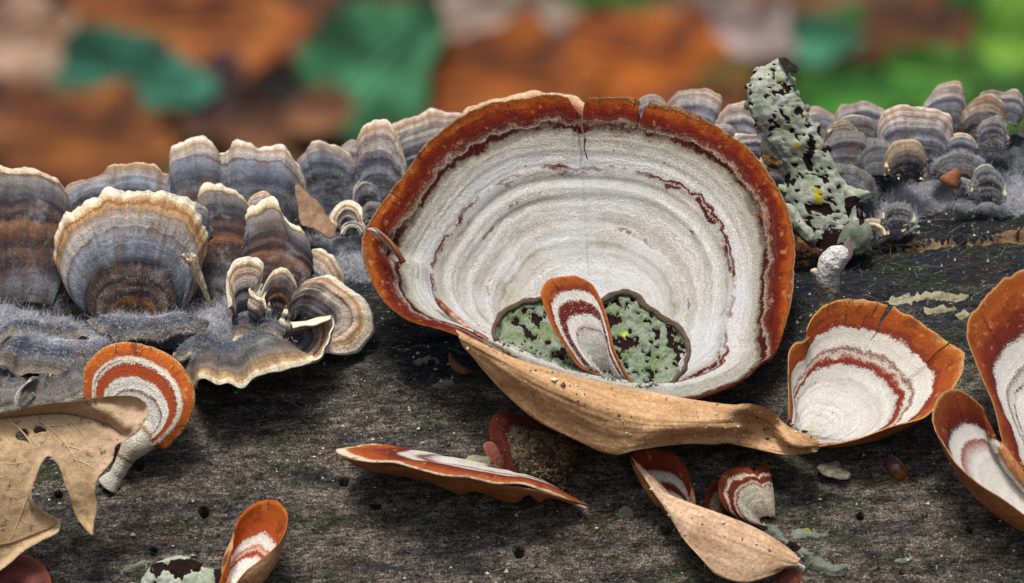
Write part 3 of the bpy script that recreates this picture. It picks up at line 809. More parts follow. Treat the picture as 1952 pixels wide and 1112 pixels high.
HOLLOW = [(950, 656), (941, 634), (950, 606), (980, 584), (1025, 570), (1070, 566), (1105, 570), (1132, 578), (1150, 573), (1180, 558), (1211, 562), (1234, 588), (1272, 610), (1299, 632), (1313, 665), (1305, 702), (1280, 730), (1240, 738), (1180, 733), (1110, 716), (1040, 694), (985, 674)]
def build_main():
    lab = 'largest bracket, wide white felted funnel with notched orange rim and tan underside'
    rim = [(1235, 746, -1.5), (1150, 728, -1.62), (1060, 706, -1.66), (980, 681, -1.6), (915, 651, -1.5), (868, 626, -1.35), (827, 612, -1.2), (793, 602, -1.05), (759, 580, -.85), (728, 546, -.6),
           (710, 510, -.42), (698, 474, -.25), (697, 452, -.15), (706, 427, -.05), (728, 392, .12), (755, 356, .28), (782, 320, .42), (809, 277, .56), (854, 239, .74), (894, 213, .86), (949, 196, 1.0),
           (1003, 187, 1.08), (1057, 180, 1.12), (1082, 184, 1.13), (1120, 187, 1.14), (1169, 185, 1.15), (1216, 190, 1.13), (1238, 195, 1.1), (1291, 204, 1.05), (1336, 223, .94),
           (1381, 253, .8), (1426, 286, .62), (1462, 334, .42), (1489, 379, .25), (1503, 433, .08), (1508, 501, -.12), (1503, 573, -.35), (1491, 622, -.52), (1470, 668, -.7), (1452, 674, -.82), (1423, 699, -.98),
           (1378, 724, -1.16), (1323, 743, -1.34), (1280, 747, -1.44), (1235, 746, -1.5)]
    par = chord(rim)
    ns, nt = 720, 190
    q0 = np.linspace(0, par[-1], ns, endpoint=False)
    R0 = spline(rim, par, q0, True)
    Rs0 = smooth_rim(R0, 18, True)
    q1, q2 = [q0[np.argmin(np.abs(R0[:, 0] - c) + 1e3 * (R0[:, 1] > 420))] for c in (1100, 1226)]
    q = np.unique(np.concatenate([q0, np.linspace(q1 - 30, q1 + 30, 61), np.linspace(q2 - 16, q2 + 16, 41)]))
    ns = len(q)
    R = np.stack([np.interp(q, q0, R0[:, c]) for c in range(3)], -1)
    Rs = np.stack([np.interp(q, q0, Rs0[:, c]) for c in range(3)], -1)
    s = q / par[-1]
    t = np.linspace(0, 1, nt)
    cx, cy, cw = 1130., 662., -.30
    B = np.stack([cx + (R[:, 0] - cx) * .02, cy + (R[:, 1] - cy) * .02, np.full(ns, cw)], -1)
    L = par[-1] / PPC
    us = s * L
    # radial profile: a shallow floor, then a wall that flares outward
    e = t[:, None]
    back = np.clip((cy - R[:, 1]) / 480, -.3, 1)[None]
    j = .010 * n1(us * 3, 3, 2) + .008 * n1(us * 14, 3, 4)
    ee = e * (1 + j[None] * e ** 4)
    Q = B[None] + (Rs - B)[None] * ee[..., None] + (R - Rs)[None] * (ee ** 9)[..., None]
    bell = np.sin(np.pi * e ** .85)
    Q[..., 2] += np.clip(back, 0, 1) * .62 * bell + (np.clip(-back, 0, 1) / .3) * .22 * bell
    # keep the side walls deep too
    side = np.clip(np.abs(R[:, 0] - cx) / 420, 0, 1)[None] ** 2
    Q[..., 2] += side * .30 * bell
    W = P(Q[..., 0], Q[..., 1], Q[..., 2])
    N = grid_normals(W, True)
    disp = .055 * n2(us[None] * .14, e * 24, 3, 6) + .022 * n2(us[None] * .5, e * 9, 3, 7) + .09 * n2(us[None] * .55, e * 2.0, 2, 9) * e ** 2 + .03 * n2(us[None] * 1.8, e * 3.0, 2, 19) * e ** 3
    disp = disp - .05 * np.clip((e - .9) / .1, 0, 1) ** 2
    disp = disp + .02 * np.exp(-((e - .905) / .02) ** 2)
    # splits running down from the two notches, and the seam further down
    s1, s2 = q1 / par[-1], q2 / par[-1]
    groove = np.exp(-((s[None] - s1 - .0006 * np.sin(e * 60)) / .0011) ** 2) * np.clip((e - .70) / .04, 0, 1)
    groove = groove + .6 * np.exp(-((s[None] - s2) / .0009) ** 2) * np.clip((e - .83) / .05, 0, 1)
    groove = groove + .35 * np.exp(-((s[None] - s1 - .002) / .0022) ** 2) * np.clip((e - .25) / .05, 0, 1) * np.clip((.74 - e) / .05, 0, 1)
    disp = disp - .05 * groove
    # the hollow at the bottom where the lichen grows
    fl = Q.reshape(-1, 3)
    m = inside(HOLLOW, fl[:, 0], fl[:, 1])
    dd = np.zeros(len(fl)); dd[m] = np.clip(edge_dist(HOLLOW, fl[m, 0], fl[m, 1]) / 16, 0, 1)
    dd = dd * dd * (3 - 2 * dd)
    disp = disp - .11 * dd.reshape(disp.shape)
    # torn, folded place on the left wall
    sl = s[np.argmin(np.hypot(R[:, 0] - 700, R[:, 1] - 440))]
    disp = disp - .22 * np.exp(-((s[None] - sl) / .010) ** 2) * np.exp(-((e - .86) / .07) ** 2)
    disp = disp + .10 * np.exp(-((s[None] - sl + .018) / .014) ** 2) * np.exp(-((e - .80) / .06) ** 2)
    W = W + N * disp[..., None]
    dq = q[None] - q1 - 2.0 * np.sin(e * 70) - 5 * (1 - e) / .1
    cut = (np.abs(dq) < 1.9 + 19 * np.clip((e - .915) / .085, 0, 1) ** 1.3) & (e > .74 + .004 * np.sin(q * 9)[None])
    cut |= (np.abs(q[None] - q2 - 1.2 * np.sin(e * 110)) < .7 + 8 * np.clip((e - .925) / .075, 0, 1)) & (e > .86)
    root = empty('bracket_fungus', P(cx, cy, cw), lab, 'bracket fungus', 'orange rimmed white felted brackets')
    # along the lower front the white felt runs right out to a bare edge; the left lip keeps only a narrow red line
    fx = np.ones(ns)
    low = np.clip((R[:, 1] - 640) / 40, 0, 1)
    lefty = np.clip((R[:, 1] - 490) / 60, 0, 1) * (R[:, 0] < 900)
    fx = 1 - .125 * low - .045 * lefty * (1 - low)
    fx = smooth_rim(fx[:, None], 8, True)[:, 0]
    uu = np.broadcast_to(us[None], (nt, ns)); vv = e * (1 - (1 - fx)[None] * np.clip(e / .5, 0, 1))
    # white felt hairs are part of the cap
    cap_from_grid(root, W, vv, uu, M_MAIN, M_UNDER, .07, True, cut, [(7000, .028, .16, .85, M_HAIRW), (700, .025, .82, .89, M_HAIRW)])
    GRIDS['main_world'] = W
    # the front of the funnel seen from outside: a long tan flap that runs on to the right
    top = [(1556, 836, -1.40), (1502, 812, -1.55), (1477, 792, -1.62), (1443, 777, -1.68), (1378, 770, -1.72), (1309, 760, -1.68), (1244, 748, -1.56), (1150, 729, -1.68), (1060, 707, -1.72), (980, 682, -1.66), (915, 652, -1.55), (868, 627, -1.38)]
    mid = [(1560, 848, -1.50), (1502, 842, -1.78), (1474, 826, -1.42), (1436, 806, -1.46), (1378, 806, -1.90), (1312, 805, -1.98), (1240, 800, -2.02), (1160, 784, -2.06), (1080, 755, -2.02), (1000, 715, -1.88), (930, 676, -1.70), (880, 646, -1.48)]
    bot = [(1562, 856, -1.45), (1545, 864, -1.6), (1500, 868, -1.60), (1445, 858, -1.48), (1385, 849, -1.66), (1310, 850, -1.78), (1222, 860, -1.9), (1172, 866, -1.85), (1108, 843, -1.8), (1020, 795, -1.7), (950, 735, -1.55), (892, 668, -1.42)]
    und = [(1545, 850, -1.25), (1520, 850, -1.2), (1480, 842, -1.0), (1435, 830, -.85), (1380, 822, -.8), (1310, 822, -.8), (1230, 830, -.8), (1180, 835, -.8), (1110, 815, -.8), (1030, 770, -.8), (965, 715, -.9), (905, 662, -1.1)]
    par = chord(top)
    ns, nt = 260, 90
    q = np.linspace(0, par[-1], ns)
    rows = [spline(r, par, q) for r in (top, mid, bot, und)]
    tq = np.linspace(0, 3, nt)
    Rr = np.stack(rows)                                   # 4, ns, 3
    Q = np.empty((nt, ns, 3))
    for k in range(ns):
        Q[:, k] = spline(Rr[:3, k], np.arange(3.), np.minimum(tq, 2))
    f_ = np.clip(tq - 2, 0, 1)[:, None, None]
    Q = Q * (1 - f_) + Rr[3][None] * f_
    W = P(Q[..., 0], Q[..., 1], Q[..., 2])
    N = grid_normals(W)
    us = q / PPC
    edge = np.clip(tq / .3, 0, 1)[:, None]
    W = W + N * (edge * (.09 * n2(us[None] * .9, tq[:, None] * 1.1, 3, 15) + .018 * n2(us[None] * 1.2, tq[:, None] * 6, 3, 16) + .015 * n2(us[None] * 5, tq[:, None] * 2, 2, 17)))[..., None]
    uu = np.broadcast_to(us[None], (nt, ns)); vv = np.broadcast_to(tq[:, None] / 3, (nt, ns))
    V = np.concatenate([W, (W - N * .035)[::-1]], 0)
    o = mesh_obj('underside_flap', V.reshape(-1, 3), grid_faces(2 * nt, ns), M_TAN, root, np.concatenate([np.stack([uu, vv], -1), np.stack([uu, vv], -1)[::-1]]).reshape(-1, 2))
    o['label'] = 'tan wrinkled underside turned towards the front'
    grains(root, W, N, 150, .5)
    return root, Q, W, N
MAIN, FQ, FW, FN = build_main()

GO = 'orange rimmed white felted brackets'
GL = 'cream rimmed turkey tails of the left cluster'
GM = 'small turkey tails between the left cluster and the big funnel'
GR = 'turkey tails along the top of the log by the lichen-covered bark strip'

# --- orange-rimmed ones
fan('small tongue-shaped bracket with crimson and white bands standing inside the big white funnel',
    [(1150, 722, -.15), (1106, 704, -.2), (1079, 671, -.25), (1051, 627, -.28), (1035, 588, -.28), (1029, 557, -.25), (1040, 539, -.2), (1073, 528, -.15), (1106, 530, -.12), (1134, 550, -.1), (1150, 577, -.12), (1163, 616, -.18), (1172, 660, -.2), (1188, 700, -.15), (1203, 730, -.1)],
    (1178, 738, -.75), GO, M_S2, M_UNDER, hair=[(1500, .03, .08, .48, M_HAIRW), (500, .03, .62, .76, M_HAIRW)], bulge=.16, curl=-.08, th=.07, basew=.25, ridge=(.02, 10), flute=(.01, 1), dent=None)
fan('orange rimmed white shell-shaped bracket opening upwards beside the tan end of the big funnel',
    [(1508, 802, .1), (1507, 770, .12), (1503, 712, .2), (1505, 679, .28), (1517, 658, .32), (1537, 653, .36), (1541, 627, .42), (1562, 595, .5), (1596, 577, .55), (1641, 574, .56), (1692, 584, .55), (1736, 605, .45), (1780, 634, .3),
     (1815, 659, .12), (1838, 676, 0), (1838, 700, -.12), (1824, 730, -.25), (1806, 759, -.36), (1792, 772, -.42), (1765, 795, -.45), (1696, 816, -.42), (1621, 841, -.3), (1560, 851, -.12)],
    (1528, 826, -1.15), GO, M_S3, M_UNDER, splits=[(1695, 586, 4.5, .20), (1808, 655, 1.0, .16)], hair=[(1500, .025, .08, .58, M_HAIRW), (500, .025, .68, .80, M_HAIRW)], bulge=-.20, curl=-.04, th=.06, ridge=(.03, 16), flute=(.02, 1), basew=.04)
fan('upper of two white brackets cut off by the photo edge, dark red margin running down',
    [(1990, 945, .0), (1937, 893, .02), (1919, 868, .02), (1906, 820, .05), (1890, 765, .1), (1868, 715, .18), (1850, 668, .25), (1842, 630, .3), (1847, 603, .36), (1866, 580, .42), (1895, 549, .5), (1937, 521, .56), (1990, 508, .6), (2050, 520, .55), (2100, 570, .4), (2140, 640, .2)],
    (2060, 940, -1.5), GO, M_S4, M_UNDER, hair=[(1200, .025, .1, .75, M_HAIRW)], bulge=-.15, curl=-.05, th=.06, ridge=(.03, 18))
fan('folded white bracket hanging below the photo edge one, with red rim and tan underside',
    [(1990, 1010, -.4), (1940, 980, -.45), (1899, 952, -.45), (1855, 922, -.5), (1815, 883, -.45), (1788, 840, -.35), (1775, 800, -.25), (1781, 774, -.12), (1798, 753, .0), (1815, 747, .08), (1845, 759, .12), (1870, 784, .12), (1889, 818, .1), (1907, 858, .08), (1940, 890, .05), (2010, 925, .0)],
    (2060, 1010, -1.65), GO, M_S5, M_UNDER, hair=[(800, .025, .1, .8, M_HAIRW)], bulge=-.25, curl=-.06, th=.06, ridge=(.02, 14), basew=.1)
ST = fan('round stalked bracket with bright orange rim and white bands behind the dead oak leaf',
    [(228, 812, -.05), (190, 800, -.12), (166, 770, -.15), (159, 735, -.12), (162, 701, -.05), (177, 679, 0), (203, 659, .05), (236, 652, .1), (273, 655, .1), (306, 668, .08), (339, 690, .0), (358, 719, -.1), (369, 750, -.18), (365, 784, -.22), (350, 813, -.25), (332, 833, -.25), (306, 852, -.22), (285, 846, -.12)],
    (256, 838, -1.0), GO, M_S6, M_UNDER, hair=[(2500, .03, .05, .44, M_HAIRW), (900, .025, .47, .61, M_HAIRW), (700, .025, .75, .84, M_HAIRW)], bulge=.12, curl=.06, th=.07, ridge=(.02, 12), flute=(.02, 1.2), basew=.12)
fan('bright orange spoon-shaped bracket with white felted throat at the bottom, beside pale lichen',
    [(419, 1118, .02), (433, 1080, .06), (443, 1048, .1), (448, 1015, .15), (463, 985, .2), (489, 963, .22), (515, 957, .2), (537, 966, .1), (550, 986, -.05), (547, 1011, -.2), (533, 1040, -.3), (500, 1071, -.32), (470, 1095, -.3), (452, 1118, -.25)],
    (428, 1135, -1.95), GO, M_S7, M_TAN, hair=[(900, .03, .05, .48, M_HAIRW)], bulge=-.16, curl=-.04, th=.06, ridge=(.008, 8), flute=(.01, 1))
fan('thin flat shelf bracket seen edge-on, red rim and white top, pointing towards the dead leaf',
    [(1123, 960, -.35), (1079, 944, -.55), (1018, 930, -.75), (930, 914, -.95), (848, 899, -1.05), (793, 887, -1.0), (710, 877, -.85), (668, 866, -.65), (641, 852, -.45), (662, 849, -.2), (710, 848, .05), (782, 868, .25), (875, 884, .3), (960, 888, .2)],
    (1015, 903, -1.05), GO, M_S8, M_UNDER, bulge=.03, curl=.02, th=.09, ridge=(.02, 14), flute=(.05, 1.6), rimj=.02)
fan('dark red bracket caked with brown dirt in the shade below the big tan flap',
    [(975, 905, -.15), (958, 885, -.12), (941, 850, -.08), (933, 816, 0), (940, 794, .05), (958, 785, .1), (985, 789, .1), (1013, 796, .12), (1060, 808, .15), (1095, 825, .12), (1112, 842, .1)],
    (1075, 935, -1.2), GO, M_DIRT, M_UNDER, bulge=.22, curl=.05, th=.08, ridge=(.12, 9), flute=(.10, 3.5))
fan('tiny red bracket lip beside the dirt-caked bracket',
    [(958, 896, -.02), (940, 882, -.03), (925, 862, 0), (922, 846, .03), (934, 841, .05), (947, 852, .02), (962, 876, 0)],
    (964, 900, -1.3), GO, M_REDCAP, M_UNDER, bulge=.03, th=.04)
fan('upright folded bracket seen from its tan back, orange inside, just below the big tan flap',
    [(1313, 985, .05), (1290, 965, .0), (1255, 935, -.05), (1228, 900, -.05), (1203, 870, .0), (1214, 859, .1), (1254, 857, .2), (1289, 870, .25), (1309, 893, .25), (1316, 917, .2), (1315, 950, .12), (1325, 985, .08)],
    (1318, 1010, -1.55), GO, M_SDARK, M_UNDER, bulge=-.1, th=.05, ridge=(.015, 10))
def flap2():
    root = [o for o in sc.objects if o.get('label', '').startswith('upright folded bracket seen')][0]
    top = [(1526, 1064, -1.75), (1487, 1033, -1.8), (1438, 1005, -1.82), (1378, 981, -1.8), (1309, 956, -1.75), (1259, 933, -1.7), (1229, 899, -1.66), (1202, 869, -1.6)]
    mid = [(1520, 1072, -1.80), (1475, 1058, -1.90), (1428, 1040, -1.95), (1370, 1020, -1.96), (1318, 1000, -1.92), (1276, 975, -1.84), (1245, 935, -1.74), (1216, 892, -1.64)]
    bot = [(1500, 1082, -1.8), (1472, 1098, -1.9), (1420, 1112, -1.95), (1370, 1098, -1.95), (1332, 1062, -1.95), (1297, 1020, -1.88), (1264, 964, -1.75), (1232, 912, -1.64)]
    und = [(1500, 1080, -1.5), (1475, 1100, -1.5), (1425, 1118, -1.5), (1385, 1100, -1.5), (1350, 1055, -1.5), (1315, 1012, -1.5), (1280, 958, -1.5), (1240, 908, -1.5)]
    par = chord(top)
    ns, nt = 140, 60
    q = np.linspace(0, par[-1], ns)
    Rr = np.stack([spline(r, par, q) for r in (top, mid, bot, und)])
    tq = np.linspace(0, 3, nt)
    Q = np.stack([spline(Rr[:3, k], np.arange(3.), np.minimum(tq, 2)) for k in range(ns)], 1)
    f_ = np.clip(tq - 2, 0, 1)[:, None, None]
    Q = Q * (1 - f_) + Rr[3][None] * f_
    W = P(Q[..., 0], Q[..., 1], Q[..., 2])
    N = grid_normals(W)
    us = q / PPC
    W = W + N * (np.clip(tq / .3, 0, 1)[:, None] * (.03 * n2(us[None] * 1.2, tq[:, None] * 1.2, 3, 25) + .014 * n2(us[None] * 1.8, tq[:, None] * 6, 3, 26)))[..., None]
    uu = np.broadcast_to(us[None] + 11, (nt, ns)); vv = np.broadcast_to(tq[:, None] / 3, (nt, ns))
    V = np.concatenate([W, (W - N * .05)[::-1]], 0)
    mesh_obj('underside_flap', V.reshape(-1, 3), grid_faces(2 * nt, ns), M_TAN2, root, np.concatenate([np.stack([uu, vv], -1), np.stack([uu, vv], -1)[::-1]]).reshape(-1, 2))
    return W, N
F2W, F2N = flap2()
grains([o for o in sc.objects if o.get('label', '').startswith('upright folded bracket seen')][0], F2W, F2N, 60, .5)
fan('small torn bracket with red and white stripes behind the pale tan folded one',
    [(1425, 1000, .0), (1388, 978, -.05), (1371, 950, -.06), (1369, 920, -.03), (1383, 899, .03), (1408, 889, .1), (1432, 892, .16), (1436, 902, .16), (1442, 892, .18), (1464, 884, .22), (1470, 900, .22)],
    (1482, 1005, -1.45), GO, M_STORN, M_UNDER, bulge=.1, th=.05, ridge=(.02, 10), basew=.3)
fan('dirty beige side lobe tucked behind the torn red and white bracket',
    [(1362, 985, 0), (1345, 970, 0), (1344, 945, .02), (1356, 922, .05), (1368, 914, .08), (1380, 920, .1), (1385, 950, .1)],
    (1385, 1000, -1.35), GO, M_DIRT, M_UNDER, bulge=.05, th=.05)
fan('dark red bracket rim peeking out at the bottom corner under the dead leaf',
    [(-30, 1110, 0), (-10, 1072, .05), (20, 1056, .1), (52, 1058, .1), (78, 1074, .05), (94, 1096, 0), (98, 1125, -.05)],
    (30, 1150, -1.9), GO, M_REDCAP, M_UNDER, bulge=.1, th=.05)
fan('little dark red scrap of bracket under the tip of the pale tan folded one',
    [(1478, 1120, 0), (1480, 1092, .05), (1500, 1078, .08), (1520, 1074, .08), (1528, 1090, .05), (1526, 1120, 0)],
    (1500, 1135, -1.7), GO, M_REDCAP, M_UNDER, bulge=.04, th=.04)

_W = GRIDS['dark red bracket caked with brown dirt in the shade below the big tan flap'][1]
grains([o for o in sc.objects if o.get('label', '').startswith('dark red bracket caked')][0], _W, grid_normals(_W), 1400, .68, [G('dirt_crumb').finish('#6e6048', .9), G('dark_dirt_crumb').finish('#2c2216', .9)])
# --- turkey tails, left cluster
HZ = (500, .045, .0, .35, M_HAIR)
def T(label, rim, base, group, m, **k):
    d = dict(basew=.38, lean=.55, cup=.1, bulge=.16, curl=.09, th=.07, ridge=(.07, 20), flute=(.13, 3.2), rimj=.05)
    d.update(k)
    return fan(label, rim, base, group, m, M_PORE, **d)
T('tall dark turkey tail cut off by the photo edge, brown rim on top', [(-70, 420), (-50, 345), (-20, 318), (15, 312), (55, 311), (92, 322), (114, 342), (120, 366), (112, 392), (108, 440), (120, 500), (150, 560)],
  (20, 630), GL, M_T3, basew=0.78, lean=1.2, cup=.5, bulge=.3, hair=HZ)
T('broad flat-topped turkey tail at the back of the left cluster', [(98, 440), (104, 405), (118, 368), (140, 342), (159, 325), (207, 309), (258, 299), (303, 302), (322, 316), (345, 345), (360, 400)],
  (235, 480), GL, M_T1, basew=0.78, lean=.7, hair=(400, .05, .1, .8, M_HAIR))
T('little tan-rimmed lobe in front of the broad flat-topped tail', [(158, 375), (154, 350), (163, 332), (184, 326), (214, 331), (236, 348), (245, 365), (248, 385)], (205, 410), GL, M_T5, lean=.35, bulge=.08)
T('small lobe half hidden behind the large round cap', [(280, 372), (290, 354), (306, 345), (328, 349), (345, 364), (352, 380)], (318, 420), GL, M_T5, lean=.3, bulge=.06)
T('large double-lobed turkey tail with a notched pale rim at the top of the left cluster', [(318, 372), (308, 345), (313, 332), (321, 305), (328, 280), (354, 267), (387, 260), (402, 267), (408, 288), (424, 293), (439, 286), (446, 270), (476, 264), (505, 267), (535, 284), (557, 309), (569, 338), (567, 371), (572, 401), (579, 425), (570, 445)],
  (440, 470), GL, M_T2, basew=0.78, lean=.75, bulge=.22, ridge=(.06, 14), hair=(400, .045, .1, .5, M_HAIR))
T('dark banded turkey tail with a tan crest in front of the double-lobed one', [(345, 440), (352, 405), (366, 385), (383, 378), (385, 361), (406, 353), (439, 352), (468, 363), (486, 378), (492, 396), (505, 430), (520, 480)],
  (430, 600), GL, M_T3, basew=0.78, lean=.75, bulge=.2, hair=(400, .045, .0, .4, M_HAIR))
T('dark banded turkey tail with cream edge facing the gap before the big funnel', [(450, 440), (462, 418), (476, 398), (496, 384), (527, 382), (543, 400), (568, 419), (581, 446), (576, 471), (562, 492), (548, 530), (530, 570)],
  (450, 620), GL, M_T3, basew=0.78, lean=.6, tilt=-.15, bulge=.22, hair=(400, .045, .0, .4, M_HAIR))
BIGT = T('large round turkey tail with thick cream rim and blue-grey zones, front of the left cluster', [(205, 610), (172, 602), (153, 585), (137, 560), (111, 526), (97, 497), (95, 471), (107, 430), (122, 408), (148, 386), (192, 368), (229, 362), (273, 364), (321, 364), (350, 379), (376, 397), (391, 423), (399, 456), (396, 489), (386, 515), (381, 546), (367, 568), (343, 586), (318, 600)],
  (258, 622, .35), GL, M_T1, lean=.25, cup=-.1, bulge=.34, curl=.14, th=.10, ridge=(.07, 16), flute=(.07, 2), basew=.14, hair=(700, .05, .02, .4, M_HAIR))
T('narrow upright pale curl of turkey tail standing alone in front of the dark banded tails', [(438, 582), (430, 548), (431, 523), (446, 500), (479, 489), (502, 500), (505, 523), (494, 543), (488, 558), (507, 570), (511, 588)],
  (468, 632, .2), GL, M_T7, lean=-.1, bulge=.14, curl=-.05, basew=.45, ridge=(.04, 10), flute=(.06, 2.5))
T('cream rimmed turkey tail lobe pointing up and outward next to the gap', [(545, 540), (552, 516), (563, 497), (586, 476), (608, 468), (630, 482), (645, 502), (655, 522), (655, 545), (640, 575)],
  (560, 590), GL, M_T7, lean=.3, tilt=-.2, bulge=.12)
T('wide pale turkey tail with scalloped cream rim reaching furthest out over the dark log', [(560, 575), (575, 546), (590, 531), (608, 522), (634, 524), (650, 538), (676, 557), (697, 575), (709, 601), (706, 628), (690, 647), (664, 664), (640, 669), (610, 668)],
  (545, 622, .3), GL, M_T7, lean=-.15, tilt=-.3, bulge=.14, curl=.1, rimj=.04, flute=(.09, 3))
T('turned-up cream rimmed lobe below the wide scalloped tail', [(560, 620), (600, 612), (622, 604), (638, 600), (645, 620), (644, 645), (628, 672), (606, 691), (580, 695), (556, 685), (540, 672)],
  (520, 652, .05), GL, M_T7, lean=-.55, tilt=-.1, bulge=.02, curl=-.12, flute=(.07, 3))
T('long wavy slate-coloured shelf with cream edge overhanging the dark shaded wood', [(600, 680), (575, 688), (545, 690), (530, 697), (509, 706), (492, 722), (463, 728), (436, 732), (420, 741), (405, 741), (384, 733), (358, 722, -.75), (335, 704, -.3)],
  (440, 625, .25), GL, M_T8, lean=-1.35, bulge=.16, curl=.05, basew=.35, rimj=.03, flute=(.14, 3), ridge=(.06, 12), hair=(1200, .05, .05, .75, M_HAIR))
T('crumpled brown-grey turkey tail lobe above the dead oak leaf', [(190, 735), (172, 748), (150, 757), (125, 770), (98, 778), (70, 778), (50, 765), (45, 745), (60, 728)],
  (120, 690, .0), GL, M_T6, lean=-.7, bulge=.18, curl=.08, flute=(.12, 4), hair=(500, .06, .1, .9, M_HAIR))
T('curled dark turkey tail lobe at the photo edge above the dead oak leaf', [(60, 745), (52, 768), (38, 778), (15, 778), (-20, 770), (-40, 740), (-30, 715)],
  (20, 680, .05), GL, M_T6, lean=-.7, bulge=.16, curl=.08, flute=(.12, 4), hair=(300, .06, .1, .9, M_HAIR))
T('low blue-slate ruffled lobe running under the fuzzy grey mat', [(250, 680), (220, 706), (180, 712), (140, 716), (100, 712), (60, 700), (20, 690), (-20, 690)],
  (110, 630, .15), GL, M_T9, lean=-.55, bulge=.15, curl=.06, flute=(.15, 3), basew=.5, hair=(1500, .07, .0, .9, M_HAIRF))
T('low blue-grey foot lobe spreading below the large round cap', [(385, 598), (372, 625), (340, 640), (290, 648), (235, 645), (190, 632), (165, 610)],
  (275, 588, .35), GL, M_T9, lean=-.35, bulge=.12, basew=.4, flute=(.12, 3), hair=(1500, .07, .0, 1, M_HAIRF))
RUF = dict(lean=-.4, bulge=.12, basew=.5, rimj=.05, flute=(.16, 4), curl=.07)
T('upper ruffle of the crusty grey terraces below the tall dark tail', [(170, 640), (140, 652), (105, 655), (70, 648), (30, 652), (-20, 645)], (75, 600, .3), GL, M_T9, hair=(900, .07, .0, .9, M_HAIRF), **RUF)
T('second ruffle of the crusty grey terraces, with a tan edge, beside the orange stalked bracket', [(205, 690), (180, 700), (150, 690), (120, 700), (90, 694), (70, 690)], (135, 650, .15), GL, M_T9, hair=(400, .06, .0, .7, M_HAIR), **RUF)
T('grey ruffle under the wavy terraces below the large round cap, right of the orange rim', [(430, 660), (405, 676), (380, 672), (350, 678), (335, 668)], (385, 636, .25), GL, M_T9, hair=(400, .06, .0, .7, M_HAIR), **RUF)
T('bluish fluted ruffle behind the wavy slate-coloured shelf', [(560, 645), (535, 655), (510, 650), (485, 660), (455, 655), (435, 662)], (500, 610, .4), GL, M_T8, hair=(400, .06, .0, .7, M_HAIR), **RUF)
T('dark brown lobe filling the gap behind the narrow upright curl', [(495, 590), (500, 545), (520, 515), (545, 510), (562, 530), (568, 570), (560, 600)], (520, 640, .45), GL, M_T3, lean=.1, bulge=.15, hair=(200, .05, .0, .4, M_HAIR))
T('second pale rim layered behind the right side of the double-lobed tail', [(520, 300), (540, 290), (562, 305), (578, 335), (582, 370), (584, 410), (590, 430), (580, 450)], (480, 470), GL, M_T7, lean=1.0, bulge=.1)
T('thin cream frill layered in front of the double-lobed tail above the dark banded ones', [(460, 395), (478, 368), (500, 362), (520, 370), (532, 388), (530, 410)], (495, 450, 1.6), GL, M_T7, lean=.3, bulge=.06)
T('small grey frill filling the corner between the large round cap and the dark banded tail', [(350, 420), (356, 392), (372, 378), (390, 384), (402, 410), (404, 440)], (385, 480, 1.1), GL, M_T2, lean=.3, bulge=.08)
T('tiny brown crumpled lobe beside the orange stalked bracket', [(325, 700), (322, 682), (332, 668), (350, 665), (365, 672), (372, 688), (368, 705)], (348, 712), GL, M_T5, lean=.25, bulge=.06)

# --- turkey tails, middle
T('grey turkey tail with a fan of cream scallops left of the tall narrow tail', [(585, 350), (560, 335), (557, 314), (565, 298), (588, 281), (593, 269), (614, 261), (638, 267), (658, 288), (670, 308), (664, 320), (650, 350)],
  (632, 395), GM, M_T2, basew=0.65, lean=.5, bulge=.18, hair=(500, .05, .1, .7, M_HAIR))
T('pale lobe peeping out behind the cream scalloped tail', [(640, 310), (640, 282), (648, 268), (664, 263), (680, 266), (695, 285), (700, 320)], (672, 372), GM, M_T4, lean=.5)
T('tall narrow turkey tail with taupe tip standing against the green background', [(694, 345), (692, 314), (683, 287), (681, 261), (691, 237), (710, 222), (733, 219), (746, 230), (751, 250), (764, 274), (772, 310), (772, 345)],
  (730, 400, 2.2), GM, M_T4, basew=0.65, lean=.25, bulge=.14, hair=(400, .05, .1, .8, M_HAIR))
T('long pale turkey tail rising behind the upper edge of the big funnel', [(745, 270), (747, 240), (765, 228), (786, 220), (819, 206), (868, 203), (900, 210), (930, 240), (940, 280)],
  (840, 360), GM, M_T4, basew=0.65, lean=.3, bulge=.12)
T('pale pinkish bracket edge showing behind the notched top of the big funnel', [(870, 240), (892, 204), (933, 189), (974, 181), (1011, 170), (1052, 174), (1089, 179), (1114, 191), (1130, 215), (1135, 250)],
  (1010, 330, 2.3), GM, tail('rosy_cream_tail', [(0, '#8a8078'), (.5, '#a09488'), (.7, '#8a3c2a'), (.78, '#a86a50'), (.84, '#9a4a34'), (.9, '#c79a72'), (.96, '#d8b088'), (1, '#e6cda8')]), lean=.1, bulge=.1)
T('very small round tail with a scalloped cream rim on the bluish mat', [(637, 436), (634, 412), (641, 398), (651, 388), (667, 385), (683, 395), (692, 416), (690, 436)], (664, 450, 2.0), GM, M_T7, lean=-.1, bulge=.08, flute=(.04, 6))
T('tiny grey hairy lobe sitting on the lower edge of the very small round tail', [(650, 447), (655, 432), (670, 424), (686, 429), (692, 446)], (672, 456, 1.85), GM, M_T6, lean=-.08, bulge=.05, hair=(200, .04, .1, 1, M_HAIR))
T('dark little banded tail squeezed against the red rim of the big funnel', [(672, 380), (676, 352), (690, 340), (712, 345), (725, 370), (722, 395)], (700, 425, 2.1), GM, M_T2, lean=.2, bulge=.1, hair=(200, .05, .1, .9, M_HAIR))
T('grey fuzzy lobe right beside the red rim of the big funnel', [(690, 420), (692, 395), (706, 380), (722, 384), (730, 405)], (708, 440, 1.9), GM, M_T6, lean=.05, bulge=.08, hair=(250, .04, .1, 1, M_HAIR))

